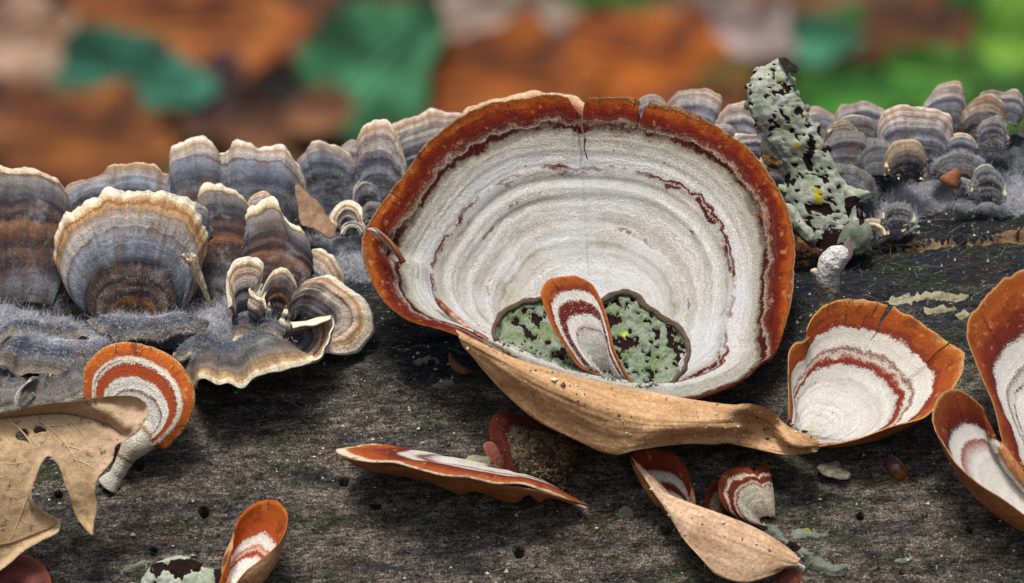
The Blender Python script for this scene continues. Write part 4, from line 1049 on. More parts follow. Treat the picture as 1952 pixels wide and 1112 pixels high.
# --- turkey tails, right
def TR(label, rim, base, m=M_T4, **k):
    d = dict(basew=.55, lean=.4, bulge=.12, hair=(200, .04, .1, .6, M_HAIR))
    d.update(k)
    return T(label, rim, base, GR, m, **d)
TR('lowest pale tail behind the funnel rim, left of the domed banded one', [(1205, 205), (1214, 187), (1237, 176), (1260, 176), (1278, 190), (1285, 215)], (1245, 265, 3.4))
TR('domed pale tail with grey bands rising highest behind the funnel rim', [(1270, 225), (1267, 187), (1291, 168), (1323, 160), (1354, 166), (1373, 184), (1376, 210), (1372, 232)], (1322, 270, 3.2))
TR('grey pinkish-rimmed tail against the left edge of the lichen-covered strip', [(1368, 255), (1362, 226), (1374, 211), (1384, 196), (1402, 186), (1425, 184), (1445, 200), (1450, 240)], (1412, 300, 3.0))
TR('thin scrap of tail right on the funnel rim left of the lichen-covered strip', [(1345, 255), (1352, 234), (1376, 228), (1397, 235), (1404, 250), (1405, 270)], (1378, 290, 2.6), M_T4, lean=.2)
TR('drooping pale scrap of tail between funnel rim and lichen-covered strip', [(1395, 275), (1404, 252), (1425, 250), (1446, 254), (1452, 275), (1450, 300)], (1425, 320, 2.4), M_T4, lean=.2)
TR('wide brown-grey tail wedged low between the funnel rim and the foot of the lichen-covered strip', [(1440, 340), (1450, 300), (1465, 285), (1485, 300), (1495, 340), (1495, 380)], (1475, 420, 1.6), M_T4, lean=.2)
TR('blurred pinkish tail right behind the lichen-covered strip', [(1530, 245), (1528, 212), (1544, 201), (1567, 199), (1586, 207), (1598, 225), (1600, 250)], (1565, 275, 3.8), M_T4)
TR('broad arched tail with pale double rim, second row behind the dark grey pair', [(1592, 240), (1593, 212), (1604, 194), (1627, 187), (1661, 188), (1684, 200), (1696, 218), (1698, 245)], (1645, 275, 3.6), M_T4)
TR('small orange-rimmed tail tucked in front of the arched tail', [(1572, 262), (1574, 244), (1597, 234), (1622, 239), (1632, 252), (1630, 268)], (1602, 285, 3.0), M_T5, lean=.15)
TR('dark slate tail with thin pale edge below the arched tail', [(1586, 250), (1600, 232), (1638, 223), (1665, 227), (1675, 242), (1672, 262)], (1632, 285, 3.3), M_T6, lean=.2)
TR('left one of the charcoal velvety pair right of the lichen-covered strip', [(1568, 300), (1572, 262), (1590, 246), (1620, 247), (1645, 255), (1652, 280), (1640, 310)], (1610, 340, 2.5), M_T6, lean=.3, hair=(500, .05, .1, .9, M_HAIRD))
TR('right one of the charcoal velvety pair, under the wide taupe fan', [(1628, 310), (1637, 285), (1648, 261), (1666, 252), (1695, 256), (1714, 269), (1722, 300), (1700, 330)], (1670, 345, 2.3), M_T6, lean=.3, hair=(500, .05, .1, .9, M_HAIRD))
TR('wide taupe fan with violet-grey centre, largest of the tails near the green background', [(1690, 290), (1677, 250), (1682, 221), (1699, 207), (1733, 200), (1763, 198), (1790, 206), (1808, 224), (1812, 246), (1802, 273), (1783, 295)], (1745, 318, 2.6), M_T4, lean=.35, bulge=.18)
TR('double-humped tail standing furthest back against the green background', [(1752, 215), (1757, 193), (1768, 171), (1793, 159), (1820, 152), (1836, 158), (1843, 178), (1842, 210)], (1800, 255, 3.6), M_T4)
C11 = TR('round tan mushroom-like tail on a short fuzzy stalk, front of the small tails', [(1692, 330), (1684, 305), (1689, 284), (1703, 269), (1729, 263), (1752, 271), (1765, 288), (1768, 307), (1763, 326)], (1738, 352, 1.9), M_T5, lean=.12, bulge=.16, curl=.1)
TR('tilted tan tail with dark centre at the edge of the blurred photo margin', [(1868, 270), (1846, 252), (1833, 225), (1836, 201), (1854, 184), (1880, 177), (1904, 186), (1919, 206), (1920, 230)], (1890, 275, 2.8), M_T5, lean=.3)
TR('faint pinkish tail at the photo edge behind the tilted tan tail', [(1862, 195), (1869, 172), (1890, 165), (1918, 167), (1944, 180), (1960, 210)], (1915, 245, 3.5), M_T4)
TR('dark bristly tail in front of the tilted tan one', [(1865, 280), (1863, 258), (1868, 234), (1884, 221), (1903, 220), (1918, 237), (1922, 270)], (1895, 300, 2.5), M_T6, lean=.15, hair=(500, .06, .1, 1, M_HAIR))
TR('low frosted grey tail above the bluish fuzz', [(1772, 330), (1774, 315), (1786, 296), (1816, 281), (1850, 285), (1876, 307), (1880, 330)], (1825, 350, 2.2), M_T6, lean=.15, hair=(700, .06, .1, 1, M_HAIR))
TR('bristly upright grey tail near the photo edge on the bluish fuzz', [(1848, 375), (1850, 350), (1861, 324), (1880, 313), (1904, 326), (1916, 352), (1912, 380)], (1882, 395, 1.8), M_T6, lean=.1, hair=(800, .06, .1, 1, M_HAIR))
TR('dark blue tail with crisp white rim at the foot of the lichen-covered strip', [(1575, 330), (1586, 303), (1620, 303), (1642, 317), (1665, 337), (1674, 364), (1655, 385)], (1600, 385, 1.7), M_T6, lean=.25, hair=(600, .05, .1, .9, M_HAIRD))
TR('pale-edged grey hairy tail on the edge of the fuzz just above bare wood', [(1680, 425), (1684, 402), (1696, 387), (1718, 382), (1738, 390), (1743, 410), (1730, 432)], (1702, 445, 1.3), M_T6, lean=.1, hair=(600, .05, .1, .9, M_HAIR))
TR('tiny brown curled tail beside the pale-edged grey hairy one', [(1644, 445), (1646, 428), (1664, 421), (1679, 430), (1684, 448)], (1664, 462, 1.3), M_T5, lean=-.05, bulge=.05)
TR('little fuzzy ball-shaped tail next to the orange bark chip', [(1818, 372), (1814, 352), (1825, 340), (1842, 342), (1852, 356), (1850, 374)], (1833, 382, 1.9), M_T6, lean=-.05, bulge=.1, hair=(500, .05, .1, 1, M_HAIR))
TR('shadowed slate tail behind the right of the wide taupe fan', [(1790, 300), (1800, 270), (1822, 252), (1850, 258), (1865, 285), (1860, 310)], (1825, 325, 2.6), M_T2, lean=.2)

# ------------------------------------------------------------------ lichen crusts, bark strip
def depth_lookup(Wg):
    x, y, w = proj(Wg.reshape(-1, 3))
    cell = {}
    for i, (a, b) in enumerate(zip((x // 8).astype(int), (y // 8).astype(int))):
        cell.setdefault((a, b), []).append(i)
    def f(px, py):
        o = np.empty(len(px))
        for k, (a, b) in enumerate(zip(px, py)):
            best, bd = 0, 1e9
            ia, ib = int(a // 8), int(b // 8)
            for da in (-1, 0, 1):
                for db in (-1, 0, 1):
                    for i in cell.get((ia + da, ib + db), ()):
                        d = (x[i] - a) ** 2 + (y[i] - b) ** 2
                        if d < bd:
                            bd, best = d, i
            o[k] = w[best]
        return o
    return f
def lichen_mat(name, pale, green, pit, yellow='#b5a52a', mid='#8a8f86'):
    """uv.x marks the eaten pits, uv.y the yellow and green growths"""
    g = G(name)
    u, v = g.uv()
    o = g.obj()
    f = g.noise(o, 22, 4, .7)
    c = g.mix(g.step(g.noise(o, 3.2, 4, .65), .40, .62), pale, green)
    c = g.mix(g.math('MULTIPLY', g.step(g.noise(o, 9, 3), .52, .66), .7), c, mid)
    c = g.mix(g.step(v, .45, .75), c, yellow)
    c = g.mix(g.step(g.math('MULTIPLY_ADD', g.math('SUBTRACT', f, .5), .9, u), .38, .58), c, g.mix(f, pit, '#281613'))
    c = g.gain(c, f, .75, 1.22)
    c = g.gain(c, g.noise(o, 70, 2), .8, 1.15)
    return g.finish(c, .9, f, .012, .1)
M_LICH = lichen_mat('green_grey_lichen', '#7e8676', '#66764f', '#140b0c', '#9cc234', '#555e4c')
M_LICHB = lichen_mat('pale_mint_lichen', '#a6aa9e', '#8c967a', '#161211', '#a8982a', '#7c8278')
M_LICHG = lichen_mat('grey_crust_lichen', '#74786e', '#5c6654', '#161210', '#7a7a46', '#5e625a')
g = G('brown_fuzzy_border'); M_BORD = g.finish(g.mix(g.noise(g.obj(), 8, 4), '#3a2c1e', '#6a5844'), .9, g.noise(g.obj(), 40, 3), .03)
def pits(x, y, sc_, thr, seed, wid=.08):
    n = n2(x * sc_, y * sc_, 4, seed)
    return np.clip((n - thr) / wid, 0, 1)

def lichen_in_funnel():
    look = depth_lookup(GRIDS['main_world'])
    poly = HOLLOW
    root = empty('lichen_patch', P(1130, 650, -.2), 'round green-grey pitted lichen patch with brown border at the bottom of the white funnel', 'lichen')
    V2, T_, ed = tri_poly(poly, 2.6, (), True, .8, 5)
    x, y = V2[:, 0] / PPC, V2[:, 1] / PPC
    pm = np.clip(np.maximum(pits(x, y, 7.5, .10, 51), pits(x + 3, y, 17, .2, 52)) * np.clip(ed / 12, 0, 1), 0, 1)
    ye = np.clip(n2(x * 2.2, y * 2.2, 3, 58) * 2.0 + .12 - 2.2 * np.hypot(x - 1195 / PPC, y - 650 / PPC), 0, 1)
    w = look(V2[:, 0], V2[:, 1])
    up = -.02 + .10 * np.clip(ed / 22, 0, 1) + .035 * n2(x * 7, y * 7, 4, 53) - .06 * pm + .03 * n2(x * 26, y * 26, 2, 55)
    W = P(V2[:, 0], V2[:, 1], w - .03) + (UP * .6 - FWD * .8) * up[:, None]
    V, F = solidify(W, T_[:, ::-1], FWD * .03)
    uv = np.stack([pm, ye], -1)
    mesh_obj('crust', V, F, M_LICH, root, np.concatenate([uv, uv]))
    b = poly[:17]
    bb = spline(np.array(b, float), chord(b), np.linspace(0, chord(b)[-1], 60))
    bb = bb + np.stack([n1(np.arange(60) * .5, 2, 3), n1(np.arange(60) * .5, 2, 4)], -1) * 4
    ww = look(bb[:, 0], bb[:, 1]) - .05
    Vt, Ft, uvt = tube('border', np.column_stack([bb, ww]), [.034] * 60, None, nseg=10, sub=3, jit=.8, flat=.9)
    mesh_obj('border', Vt, Ft, M_BORD, root, uvt)
lichen_in_funnel()

M_CREAM = lichen_mat('cream_crust', '#8e8a72', '#7a765c', '#2e2a20', '#8a8450', '#5c5846')
def log_crust(label, poly, mat, name='lichen_patch', cat='lichen', up=.05, thr=.2, sc_=4.0, seed=0, rough=.04, group=None, parent=None, hollow=0.0, jit=1.6):
    V2, T_, ed = tri_poly(poly, 2.6, (), True, jit, seed)
    X, S = log_coords(V2[:, 0], V2[:, 1])
    x, y = V2[:, 0] / PPC, V2[:, 1] / PPC
    pm = pits(x, y, sc_, thr, seed + 60)
    ye = np.clip(n2(x * 3, y * 3, 3, seed + 70) * 3 - .9, 0, 1)
    h = up * np.clip(ed / 10, .1, 1) + rough * n2(x * 6, y * 6, 4, seed + 80) * np.clip(ed / 8, 0, 1) - .04 * pm
    W, n = log_pt(X, S, 0)
    W = W + n * (np.maximum(h, .006) + hollow * np.clip(ed / 40, 0, 1))[:, None]
    V, F = solidify(W, T_[:, ::-1], FWD * .06)
    uv = np.concatenate([np.stack([pm, ye], -1)] * 2)
    o = mesh_obj(name, V, F, mat, parent, uv)
    if not parent:
        tag(o, label, cat, group)
    return o
log_crust('large pale mint lichen crust with black pits beside the orange spoon-shaped bracket', [(262, 1125), (280, 1090), (300, 1072), (345, 1060), (372, 1064), (385, 1078), (420, 1088), (432, 1100), (425, 1130)], M_LICHB, thr=.02, sc_=6.5, seed=1, up=.07, hollow=.03, rough=.06)
log_crust('narrow grey bark flake at the pointed end of the mint lichen crust', [(227, 1091), (243, 1082), (262, 1074), (279, 1072), (276, 1080), (262, 1090), (240, 1093)], M_LICHG, name='bark_flake', cat='bark flake', thr=.25, seed=2, up=.07)
log_crust('green-white crumbling lichen strip trailing from the torn red and white bracket', [(1462, 1000), (1480, 1004), (1503, 1030), (1530, 1045), (1562, 1062), (1590, 1078), (1616, 1076), (1612, 1096), (1575, 1098), (1545, 1085), (1520, 1055), (1490, 1035), (1466, 1016)], M_LICHG, thr=.12, sc_=6, seed=3, up=.06)
log_crust('small green-white lichen knob below the tip of the pale tan folded bracket', [(1512, 1078), (1522, 1074), (1534, 1084), (1528, 1096), (1518, 1094)], M_LICHB, thr=.3, seed=4, up=.07)
for i, (lb, pl) in enumerate([
    ('long thin cream crust, upper of the pale smears above the orange shell-shaped bracket', [(1681, 577), (1706, 570), (1745, 566), (1772, 561), (1812, 561), (1846, 565), (1838, 574), (1790, 575), (1742, 581), (1697, 583)]),
    ('short cream crust, middle of the pale smears above the orange shell-shaped bracket', [(1756, 598), (1785, 588), (1816, 584), (1822, 591), (1792, 599), (1764, 602)]),
    ('smallest cream crust touching the edge of the large cut-off white bracket', [(1818, 603), (1844, 595), (1852, 600), (1836, 609)]),
    ('flat grey-beige smear below the triangular chip', [(1508, 1014), (1530, 1009), (1556, 1014), (1586, 1010), (1572, 1021), (1545, 1026), (1516, 1026)]),
    ('small whitish crust at the lower right on mossy dark wood', [(1704, 1071), (1720, 1064), (1742, 1061), (1740, 1068), (1718, 1074)]),
    ('tiny whitish crust at the very bottom below the mossy wood', [(1708, 1090), (1718, 1086), (1726, 1089), (1716, 1094)]),
    ('whitish chalky fleck on the log near the brown seed husk', [(827, 735), (838, 727), (856, 724), (868, 730), (860, 738), (840, 741)]),
    ('pale streaky smear on the log above the brown seed husk', [(780, 690), (800, 684), (830, 684), (835, 690), (805, 696)]),
    ('chalky white crumb on the wood under the thin flat shelf bracket', [(704, 966), (714, 960), (728, 963), (724, 970), (710, 972)]),
    ('flat pale fleck near the bottom between the spoon-shaped and the pale tan bracket', [(812, 984), (826, 978), (838, 982), (826, 988)]),
    ('greenish white lump on the log between the shelf bracket and the pale tan folded one', [(1170, 975), (1185, 966), (1204, 970), (1208, 984), (1190, 990), (1174, 986)]),
    ('grey-green crumbly patch at the foot of the stalked orange bracket', [(185, 930), (200, 918), (230, 915), (252, 922), (248, 932), (222, 940), (196, 938)]),
    ('pale green crust under the thin flat shelf bracket next to the dirt-caked one', [(880, 880), (895, 868), (925, 866), (940, 880), (935, 892), (900, 892)])]):
    log_crust(lb, pl, M_LICHG if i not in (0, 1, 2, 11, 12) else M_CREAM, name='crust_patch', cat='crust', group='pale crusts and flecks on the log', thr=.16, sc_=8, seed=10 + i, up=.012, rough=.015, jit=3.0)

def bark_strip():
    left = [(1540, 478), (1518, 440), (1503, 405), (1491, 368), (1497, 330), (1486, 298), (1471, 276), (1452, 250), (1434, 224), (1426, 193), (1425, 168), (1434, 145), (1455, 126), (1478, 112)]
    right = [(1662, 478), (1655, 440), (1640, 405), (1620, 365), (1604, 337), (1588, 305), (1570, 268), (1552, 235), (1536, 208), (1522, 184), (1513, 166), (1508, 148), (1506, 130), (1500, 111)]
    ws = [1.2, 1.22, 1.22, 1.2, 1.15, 1.1, 1.06, 1.02, .98, .95, .93, .92, .94, 1.0]
    n = len(left)
    par = np.arange(n, dtype=float)
    nr, nc = 150, 60
    q = np.linspace(0, n - 1, nr)
    L, R, w = spline(left, par, q), spline(right, par, q), np.interp(q, par, ws)
    jit = 5
    L = L + np.stack([n1(q * 2.2, 3, 91) * jit, n1(q * 2.2, 3, 92) * jit], -1)
    R = R + np.stack([n1(q * 2.2, 3, 93) * jit, n1(q * 2.2, 3, 94) * jit], -1)
    a = np.linspace(0, 2 * np.pi, nc, endpoint=False)          # 0..pi the front, pi..2pi the back
    f = .5 - .5 * np.cos(a)
    halfw = np.linalg.norm(R - L, axis=1) / PPC / 2
    front = np.sin(a)
    bulge = np.where(front > 0, front * .46, front * .16)
    C2 = L[:, None] * (1 - f)[None, :, None] + R[:, None] * f[None, :, None]
    W = P(C2[..., 0], C2[..., 1], w[:, None] - bulge[None] * halfw[:, None])
    nrm = grid_normals(W, True)
    X, Y = C2[..., 0] / PPC, C2[..., 1] / PPC
    pm = pits(X + .2, Y * .8, 6.5, .22, 97, .06)
    low = np.clip((C2[..., 1] - 400) / 70, 0, 1)
    pm = np.clip(np.maximum(pm, pits(X + 2, Y, 18, .20, 103, .06)) + low * pits(X, Y, 9, -.12, 98, .2), 0, 1)
    ye = np.clip(n2(X * 4.2, Y * 4.2, 3, 101) * 4 - .55, 0, 1)
    cr = np.exp(-((f[None] - .55 - .03 * np.sin(q[:, None] * 2)) / .018) ** 2) * np.clip(q[:, None] / 4 - .6, 0, 1)
    d = .07 * n2(X * 2.5, Y * 2.5, 4, 99) + .018 * n2(X * 13, Y * 13, 3, 100) - .012 * pm - .05 * cr + .04 * np.abs(n2(X * 4 + Y * 2, f[None] * 5, 2, 104))
    W = W - nrm * 0 + (-FWD)[None, None] * d[..., None] * 1.3
    root = empty('bark_strip', P(1595, 478, 1.3), 'upright rolled strip of bark covered in pale green lichen with black and yellow spots', 'bark strip')
    uv = np.stack([np.clip(pm + cr, 0, 1), ye], -1)
    V = np.concatenate([W.reshape(-1, 3), W[:1].mean(1), W[-1:].mean(1)])
    F = [list(map(int, x)) for x in grid_faces(nr, nc, True, True)]
    m = nr * nc
    for i in range(nc):
        F.append([m, i, (i + 1) % nc]); F.append([m + 1, (nr - 1) * nc + (i + 1) % nc, (nr - 1) * nc + i])
    mesh_obj('bark', V, F, M_LICHB, root, np.concatenate([uv.reshape(-1, 2), [[0, 0], [0, 0]]]))
    g = G('black_bark_edge'); mk = g.finish(g.mix(g.noise(g.obj(), 14, 3), '#15120f', '#3c342a'), .8, g.noise(g.obj(), 30, 3), .03)
    sheet('curled_tip', [(1484, 112), (1497, 109), (1508, 117), (1520, 126), (1524, 133), (1516, 139), (1506, 136), (1500, 142), (1494, 128)], lambda x, y, e: .86 - .004 * (x - 1484) + .0 * e, mk, 3, th=.06, parent=root)
    def flake(poly, w, mat, name='bark_flake', slope=(0, 0)):
        V2, T_, ed = tri_poly(poly, 3, (), True, .8, int(poly[0][0]))
        x, y = V2[:, 0] / PPC, V2[:, 1] / PPC
        p_ = pits(x, y, 5, .2, 120)
        ww = w + slope[0] * (x - x.mean()) + slope[1] * (y - y.mean()) - .05 * np.clip(ed / 12, 0, 1) + .05 * n2(x * 5, y * 5, 3, 121)
        Wf = P(V2[:, 0], V2[:, 1], ww)
        V, F = solidify(Wf, T_[:, ::-1], FWD * .05)
        uv = np.stack([p_, p_ * 0], -1)
        mesh_obj(name, V, F, mat, root, np.concatenate([uv, uv]))
    edges = np.concatenate([spline(left, par, np.linspace(.5, 11.5, 9)), spline(right, par, np.linspace(.6, 10.5, 9)), spline((np.array(left, float) * .55 + np.array(right, float) * .45), par, np.linspace(1, 10, 7))])
    for e_ in range(18):
        ex, ey = edges[e_]
        rr = RNG.uniform(5, 10)
        aa = np.sort(RNG.uniform(0, 6.283, 7))
        pl = [(ex + math.cos(t_) * rr * RNG.uniform(.6, 1.2), ey + math.sin(t_) * rr * 1.2 * RNG.uniform(.6, 1.2)) for t_ in np.linspace(0, 5.6, 7)]
        wq = float(np.interp(ey, [110, 480], [.90, 1.18])) - (.0 if e_ < 18 else .36 * (1 if ey > 300 else .6))
        flake(pl, wq + .04, M_LICHB if e_ % 3 else M_LICHG, slope=(RNG.uniform(-.4, .4), RNG.uniform(-.4, .4)))
    flake([(1610, 352), (1635, 360), (1659, 368), (1640, 380), (1636, 400), (1645, 428), (1625, 432), (1612, 400)], 1.05, M_LICHB, slope=(-.2, 0))
    flake([(1455, 262), (1472, 272), (1488, 300), (1494, 330), (1480, 322), (1464, 305), (1450, 285)], 1.15, M_LICHB)
    flake([(1498, 388), (1512, 392), (1530, 420), (1552, 450), (1545, 462), (1522, 446), (1506, 420)], .95, M_LICHB, slope=(-.2, 0))
    flake([(1452, 290), (1466, 296), (1490, 312), (1484, 322), (1462, 316)], 1.1, M_SDARKB)
    flake([(1612, 430), (1650, 420), (1664, 446), (1656, 476), (1625, 488), (1600, 482)], .98, M_LICHG)
    flake([(1508, 440), (1530, 448), (1556, 470), (1570, 492), (1540, 492), (1510, 486)], 1.0, M_SDARKB)
g = G('rotten_brown_bark'); M_SDARKB = g.finish(g.ramp(g.noise(g.obj(), 7, 4), [(.35, '#1c120c'), (.5, '#4a2c18'), (.6, '#8a5c34'), (.7, '#5a4a3a')]), .85, g.noise(g.obj(), 20, 4), .05)
bark_strip()

# ------------------------------------------------------------------ dead leaves, splinters, seeds, scraps on the log
def leaf_mat(name, a, b, c, vein=None, scale=2.0, rough=.65, spots=True):
    g = G(name)
    o = g.obj()
    n = g.noise(o, scale, 4, .6)
    col = g.ramp(n, [(.34, a), (.5, b), (.66, c)])
    vo = g.vor(o, 9, 'DISTANCE_TO_EDGE')
    col = g.mix(g.math('MULTIPLY', g.math('SUBTRACT', 1.0, g.step(vo.outputs['Distance'], .0, .05)), .30), col, vein or c)
    if spots:
        s_ = g.noise(o, 11, 3, .6)
        col = g.mix(g.math('MULTIPLY', g.step(s_, .60, .70), .75), col, '#4a3222')
    col = g.gain(col, g.noise(o, 45, 3), .85, 1.12)
    h = g.math('MULTIPLY_ADD', g.step(vo.outputs['Distance'], 0, .05), -.2, g.math('MULTIPLY', n, .6))
    return g.finish(col, rough, h, .02, .35)
M_OAK = leaf_mat('dry_oak_leaf', '#a3865c', '#b39a74', '#ac8c72', '#c4ae8e')
M_OAKV = G('leaf_vein').finish('#7d5c3c', .7)
M_OAKP = G('pale_leaf_vein').finish('#c8ab82', .7)
def oak_leaf():
    poly = [(-150, 800), (-60, 790), (15, 785), (74, 772), (148, 764), (190, 757), (222, 755), (256, 756), (273, 764), (281, 780), (277, 800), (266, 819), (243, 838), (222, 850), (214, 878), (188, 911), (181, 937), (185, 967), (179, 997), (176, 1021), (158, 1004), (141, 974), (134, 948), (121, 915), (112, 889), (90, 870), (79, 884), (69, 911), (60, 941), (67, 963), (92, 981), (113, 994), (113, 1010), (82, 1030), (44, 1052), (15, 1078), (-40, 1110), (-150, 1120)]
    holes = [[(29, 833), (35, 825), (48, 818), (55, 826), (53, 837), (57, 846), (47, 841), (38, 840)], [(63, 822), (72, 814), (84, 816), (89, 822), (77, 823), (69, 827)]]
    root = empty('oak_leaf', P(100, 850, -2.0), 'dry tan lobed oak leaf with two small holes, in front of the stalked bracket', 'dead leaf')
    rib = np.array([(-150, 815), (15, 795), (60, 791), (120, 788), (180, 800), (215, 815), (241, 836)], float)
    def dep(x, y, e):
        ry = np.interp(x, rib[:, 0], rib[:, 1])
        d = -2.05 + .0008 * (x - 100) + .0002 * (y - 900)
        d = d - .10 * np.exp(-((y - 900) / 70) ** 2) + .05 * np.exp(-((y - ry) / 9) ** 2)
        d = d - .10 * np.exp(-((y - ry + 26) / 18) ** 2)
        d = d + .06 * n2(x / 60, y / 60, 3, 131) + .012 * n2(x / 9, y / 9, 2, 132)
        return d - .10 * (1 - np.clip(e / 14, 0, 1)) ** 2
    sheet('blade', poly, dep, M_OAK, 4.5, holes, .03, root, True, .35, 3)
    def vein(pts, r, m):
        p = np.array(pts, float)
        q = np.linspace(0, chord(p)[-1], 24)
        c = spline(p, chord(p), q)
        w = dep(c[:, 0], c[:, 1], np.full(24, 99.)) - .004
        V, F, uv = tube('vein', np.column_stack([c, w]), np.linspace(r, r * .4, 24), m, nseg=6, sub=2)
        mesh_obj('vein', V, F, m, root, uv)
    vein(rib, .022, M_OAKV)
    vein([(60, 791), (110, 830), (146, 880), (162, 940), (174, 1010)], .010, M_OAKP)
    vein([(120, 789), (160, 830), (180, 880)], .010, M_OAKP)
    vein([(-60, 1040), (15, 1036), (65, 1018), (112, 1000)], .022, M_OAKV)
    vein([(15, 796), (60, 850), (62, 900), (40, 980), (20, 1030)], .010, M_OAKP)
    for a, b in (((100, 789), (120, 772)), ((60, 792), (84, 776)), ((140, 790), (165, 766)), ((90, 812), (135, 815)), ((125, 850), (175, 870)), ((140, 875), (185, 900))):
        vein([a, ((a[0] + b[0]) / 2 + 3, (a[1] + b[1]) / 2 - 2), b], .006, M_OAKP)
oak_leaf()

def scrap(label, name, cat, poly, depth, mat, th=.04, spacing=4, jit=.8, seed=0):
    return tag(sheet(name, poly, depth, mat, spacing, (), th, None, True, jit, seed), label, cat)
M_BRLEAF = leaf_mat('brown_leaf_scrap', '#6a523a', '#8a6e52', '#7d6048')
M_WOODP = None
g = G('pale_wood_fibre'); o_ = g.obj()
M_WOODP = g.finish(g.ramp(g.noise(g.vec(g.math('MULTIPLY', g.n('ShaderNodeSeparateXYZ', [o_]).outputs[0], 30), g.math('MULTIPLY', g.n('ShaderNodeSeparateXYZ', [o_]).outputs[2], 5)), 1.0, 3), [(.3, '#8a7458'), (.5, '#c9b698'), (.7, '#ddd0b8')]), .85, g.noise(o_, 40, 2), .02)
scrap('wedge of dead brown leaf lying in the gap above the bluish frosted mat', 'dead_leaf', 'dead leaf', [(566, 352), (588, 368), (606, 385), (622, 408), (640, 445), (632, 454), (610, 444), (592, 434), (575, 430), (568, 400)],
      lambda x, y, e: 1.75 - .004 * (y - 400) + .002 * (x - 600) + .04 * n2(x / 20, y / 20, 2, 7), M_BRLEAF)
scrap('orange-brown chip of bark lying on the fuzz among the small tails', 'bark_chip', 'bark chip', [(1792, 340), (1806, 330), (1822, 321), (1832, 326), (1830, 345), (1822, 360), (1806, 354)],
      lambda x, y, e: 1.62 + .003 * (x - 1810) - .03 * np.clip(e / 8, 0, 1), leaf_mat('orange_bark', '#6a3c22', '#85512f', '#936446', scale=6), .05, 3)
sp = scrap('splintered pale wood chip with a forked top lodged on the large round turkey tail', 'wood_splinter', 'wood splinter', [(345, 486), (351, 483), (358, 493), (365, 482), (374, 488), (380, 508), (390, 535), (397, 560), (401, 585), (393, 572), (383, 552), (371, 530), (357, 503)],
      lambda x, y, e: -.42 + .004 * (y - 530) - .05 * np.clip(e / 7, 0, 1) + .03 * n2(x / 4, y / 40, 2, 9), M_WOODP, .06, 2.5, .6)
scrap('triangular beige chip lying on the dark wood below the orange shell-shaped bracket', 'wood_chip', 'wood chip', [(1557, 893), (1566, 884), (1586, 881), (1595, 878), (1602, 887), (1620, 902), (1622, 910), (1600, 914), (1580, 910), (1564, 902)],
      lambda x, y, e: LOGW(x, y) - .13 - .012 * np.clip(e / 8, 0, 1) + .05 * n2(x / 8, y / 8, 2, 5), leaf_mat('grey_beige_chip', '#4e4a3e', '#66614f', '#77715f', scale=8, spots=False), .03, 3)
def husk():
    V, F, uv = tube('seed_husk', [(858, 672, -.22), (860, 684, -.24), (870, 698, -.28), (886, 707, -.30), (902, 709, -.26)], [.01, .035, .06, .05, .012], None, nseg=12, jit=.08, flat=.7)
    g = G('brown_husk'); u, v = g.uv()
    m = g.finish(g.mix(g.noise(g.vec(g.math('MULTIPLY', u, 40), v), 1.0, 2), '#3c2416', '#8a6040'), .6, g.noise(g.obj(), 20, 2), .02)
    tag(mesh_obj('seed_husk', V, F, m, None, uv), 'small curved brown seed husk lying on the log below the big funnel', 'seed husk')
    V, F, uv = tube('pupa', [(1692, 862, -.95), (1698, 876, -1.02), (1708, 892, -1.08), (1718, 905, -1.08), (1726, 914, -1.04)], [.012, .075, .115, .11, .03], None, nseg=18, jit=.02)
    g = G('glossy_pupa'); u, v = g.uv()
    c = g.ramp(g.math('MULTIPLY_ADD', g.noise(g.obj(), 9, 2), .25, v), [(.1, '#5a2e1e'), (.35, '#4a3038'), (.55, '#5c3e4a'), (.8, '#5a3c1a'), (1, '#7a5220')])
    m = g.finish(c, .25, g.noise(g.obj(), 6, 2), .03, .5)
    root = empty('bud_case', P(1708, 892, -1.05), 'glossy purple-brown pointed bud case lying on dark wood below the orange shell-shaped bracket', 'bud case')
    mesh_obj('shell', V, F, m, root, uv)
    V, F, uv = tube('tip', [(1722, 907, -1.1), (1729, 914, -1.09), (1733, 918, -1.05)], [.05, .035, .01], None, nseg=10)
    mesh_obj('tip', V, F, G('ochre_tip').finish('#8a6a2c', .5), root, uv)
husk()
def stub():
    root = empty('wood_stub', P(1582, 590, .3), 'stubby white crusted twig with a pointed purple tip rising above the orange shell-shaped bracket', 'twig stub')
    g = G('white_crust'); u, v = g.uv(); o = g.obj()
    c = g.ramp(g.math('MULTIPLY_ADD', g.noise(o, 4, 3), .3, v), [(.15, '#4a4638'), (.38, '#6e695a'), (.5, '#8a8578'), (.58, '#bdbab2'), (.9, '#c6c4bd')])
    c = g.gain(c, g.noise(o, 30, 3, .7), .6, 1.25)
    m = g.finish(c, .9, g.noise(o, 20, 3), .06)
    V, F, uv = tube('stem', [(1584, 596, .30), (1583, 570, .22), (1581, 545, .16), (1578, 522, .10), (1588, 500, .04), (1602, 484, .0), (1610, 474, .02)], [.17, .13, .125, .14, .16, .14, .06], None, nseg=24, sub=8, jit=.22, seed=5)
    mesh_obj('stem', V, F, m, root, uv)
    g = G('purple_bark'); mp = g.finish(g.mix(g.noise(g.obj(), 20, 2), '#5a4648', '#8a7472'), .8)
    sheet('tip', [(1608, 470), (1614, 458), (1618, 453), (1623, 466), (1626, 484), (1618, 498), (1612, 486)], lambda x, y, e: .0 + .002 * (x - 1610), mp, 3, th=.05, parent=root)
    sheet('bark_side', [(1546, 514), (1556, 512), (1566, 516), (1572, 532), (1566, 548), (1556, 532)], lambda x, y, e: .12 + .0 * e - .03 * np.clip(e / 6, 0, 1), M_WOODP, 3, th=.05, parent=root, jit=.9)
stub()
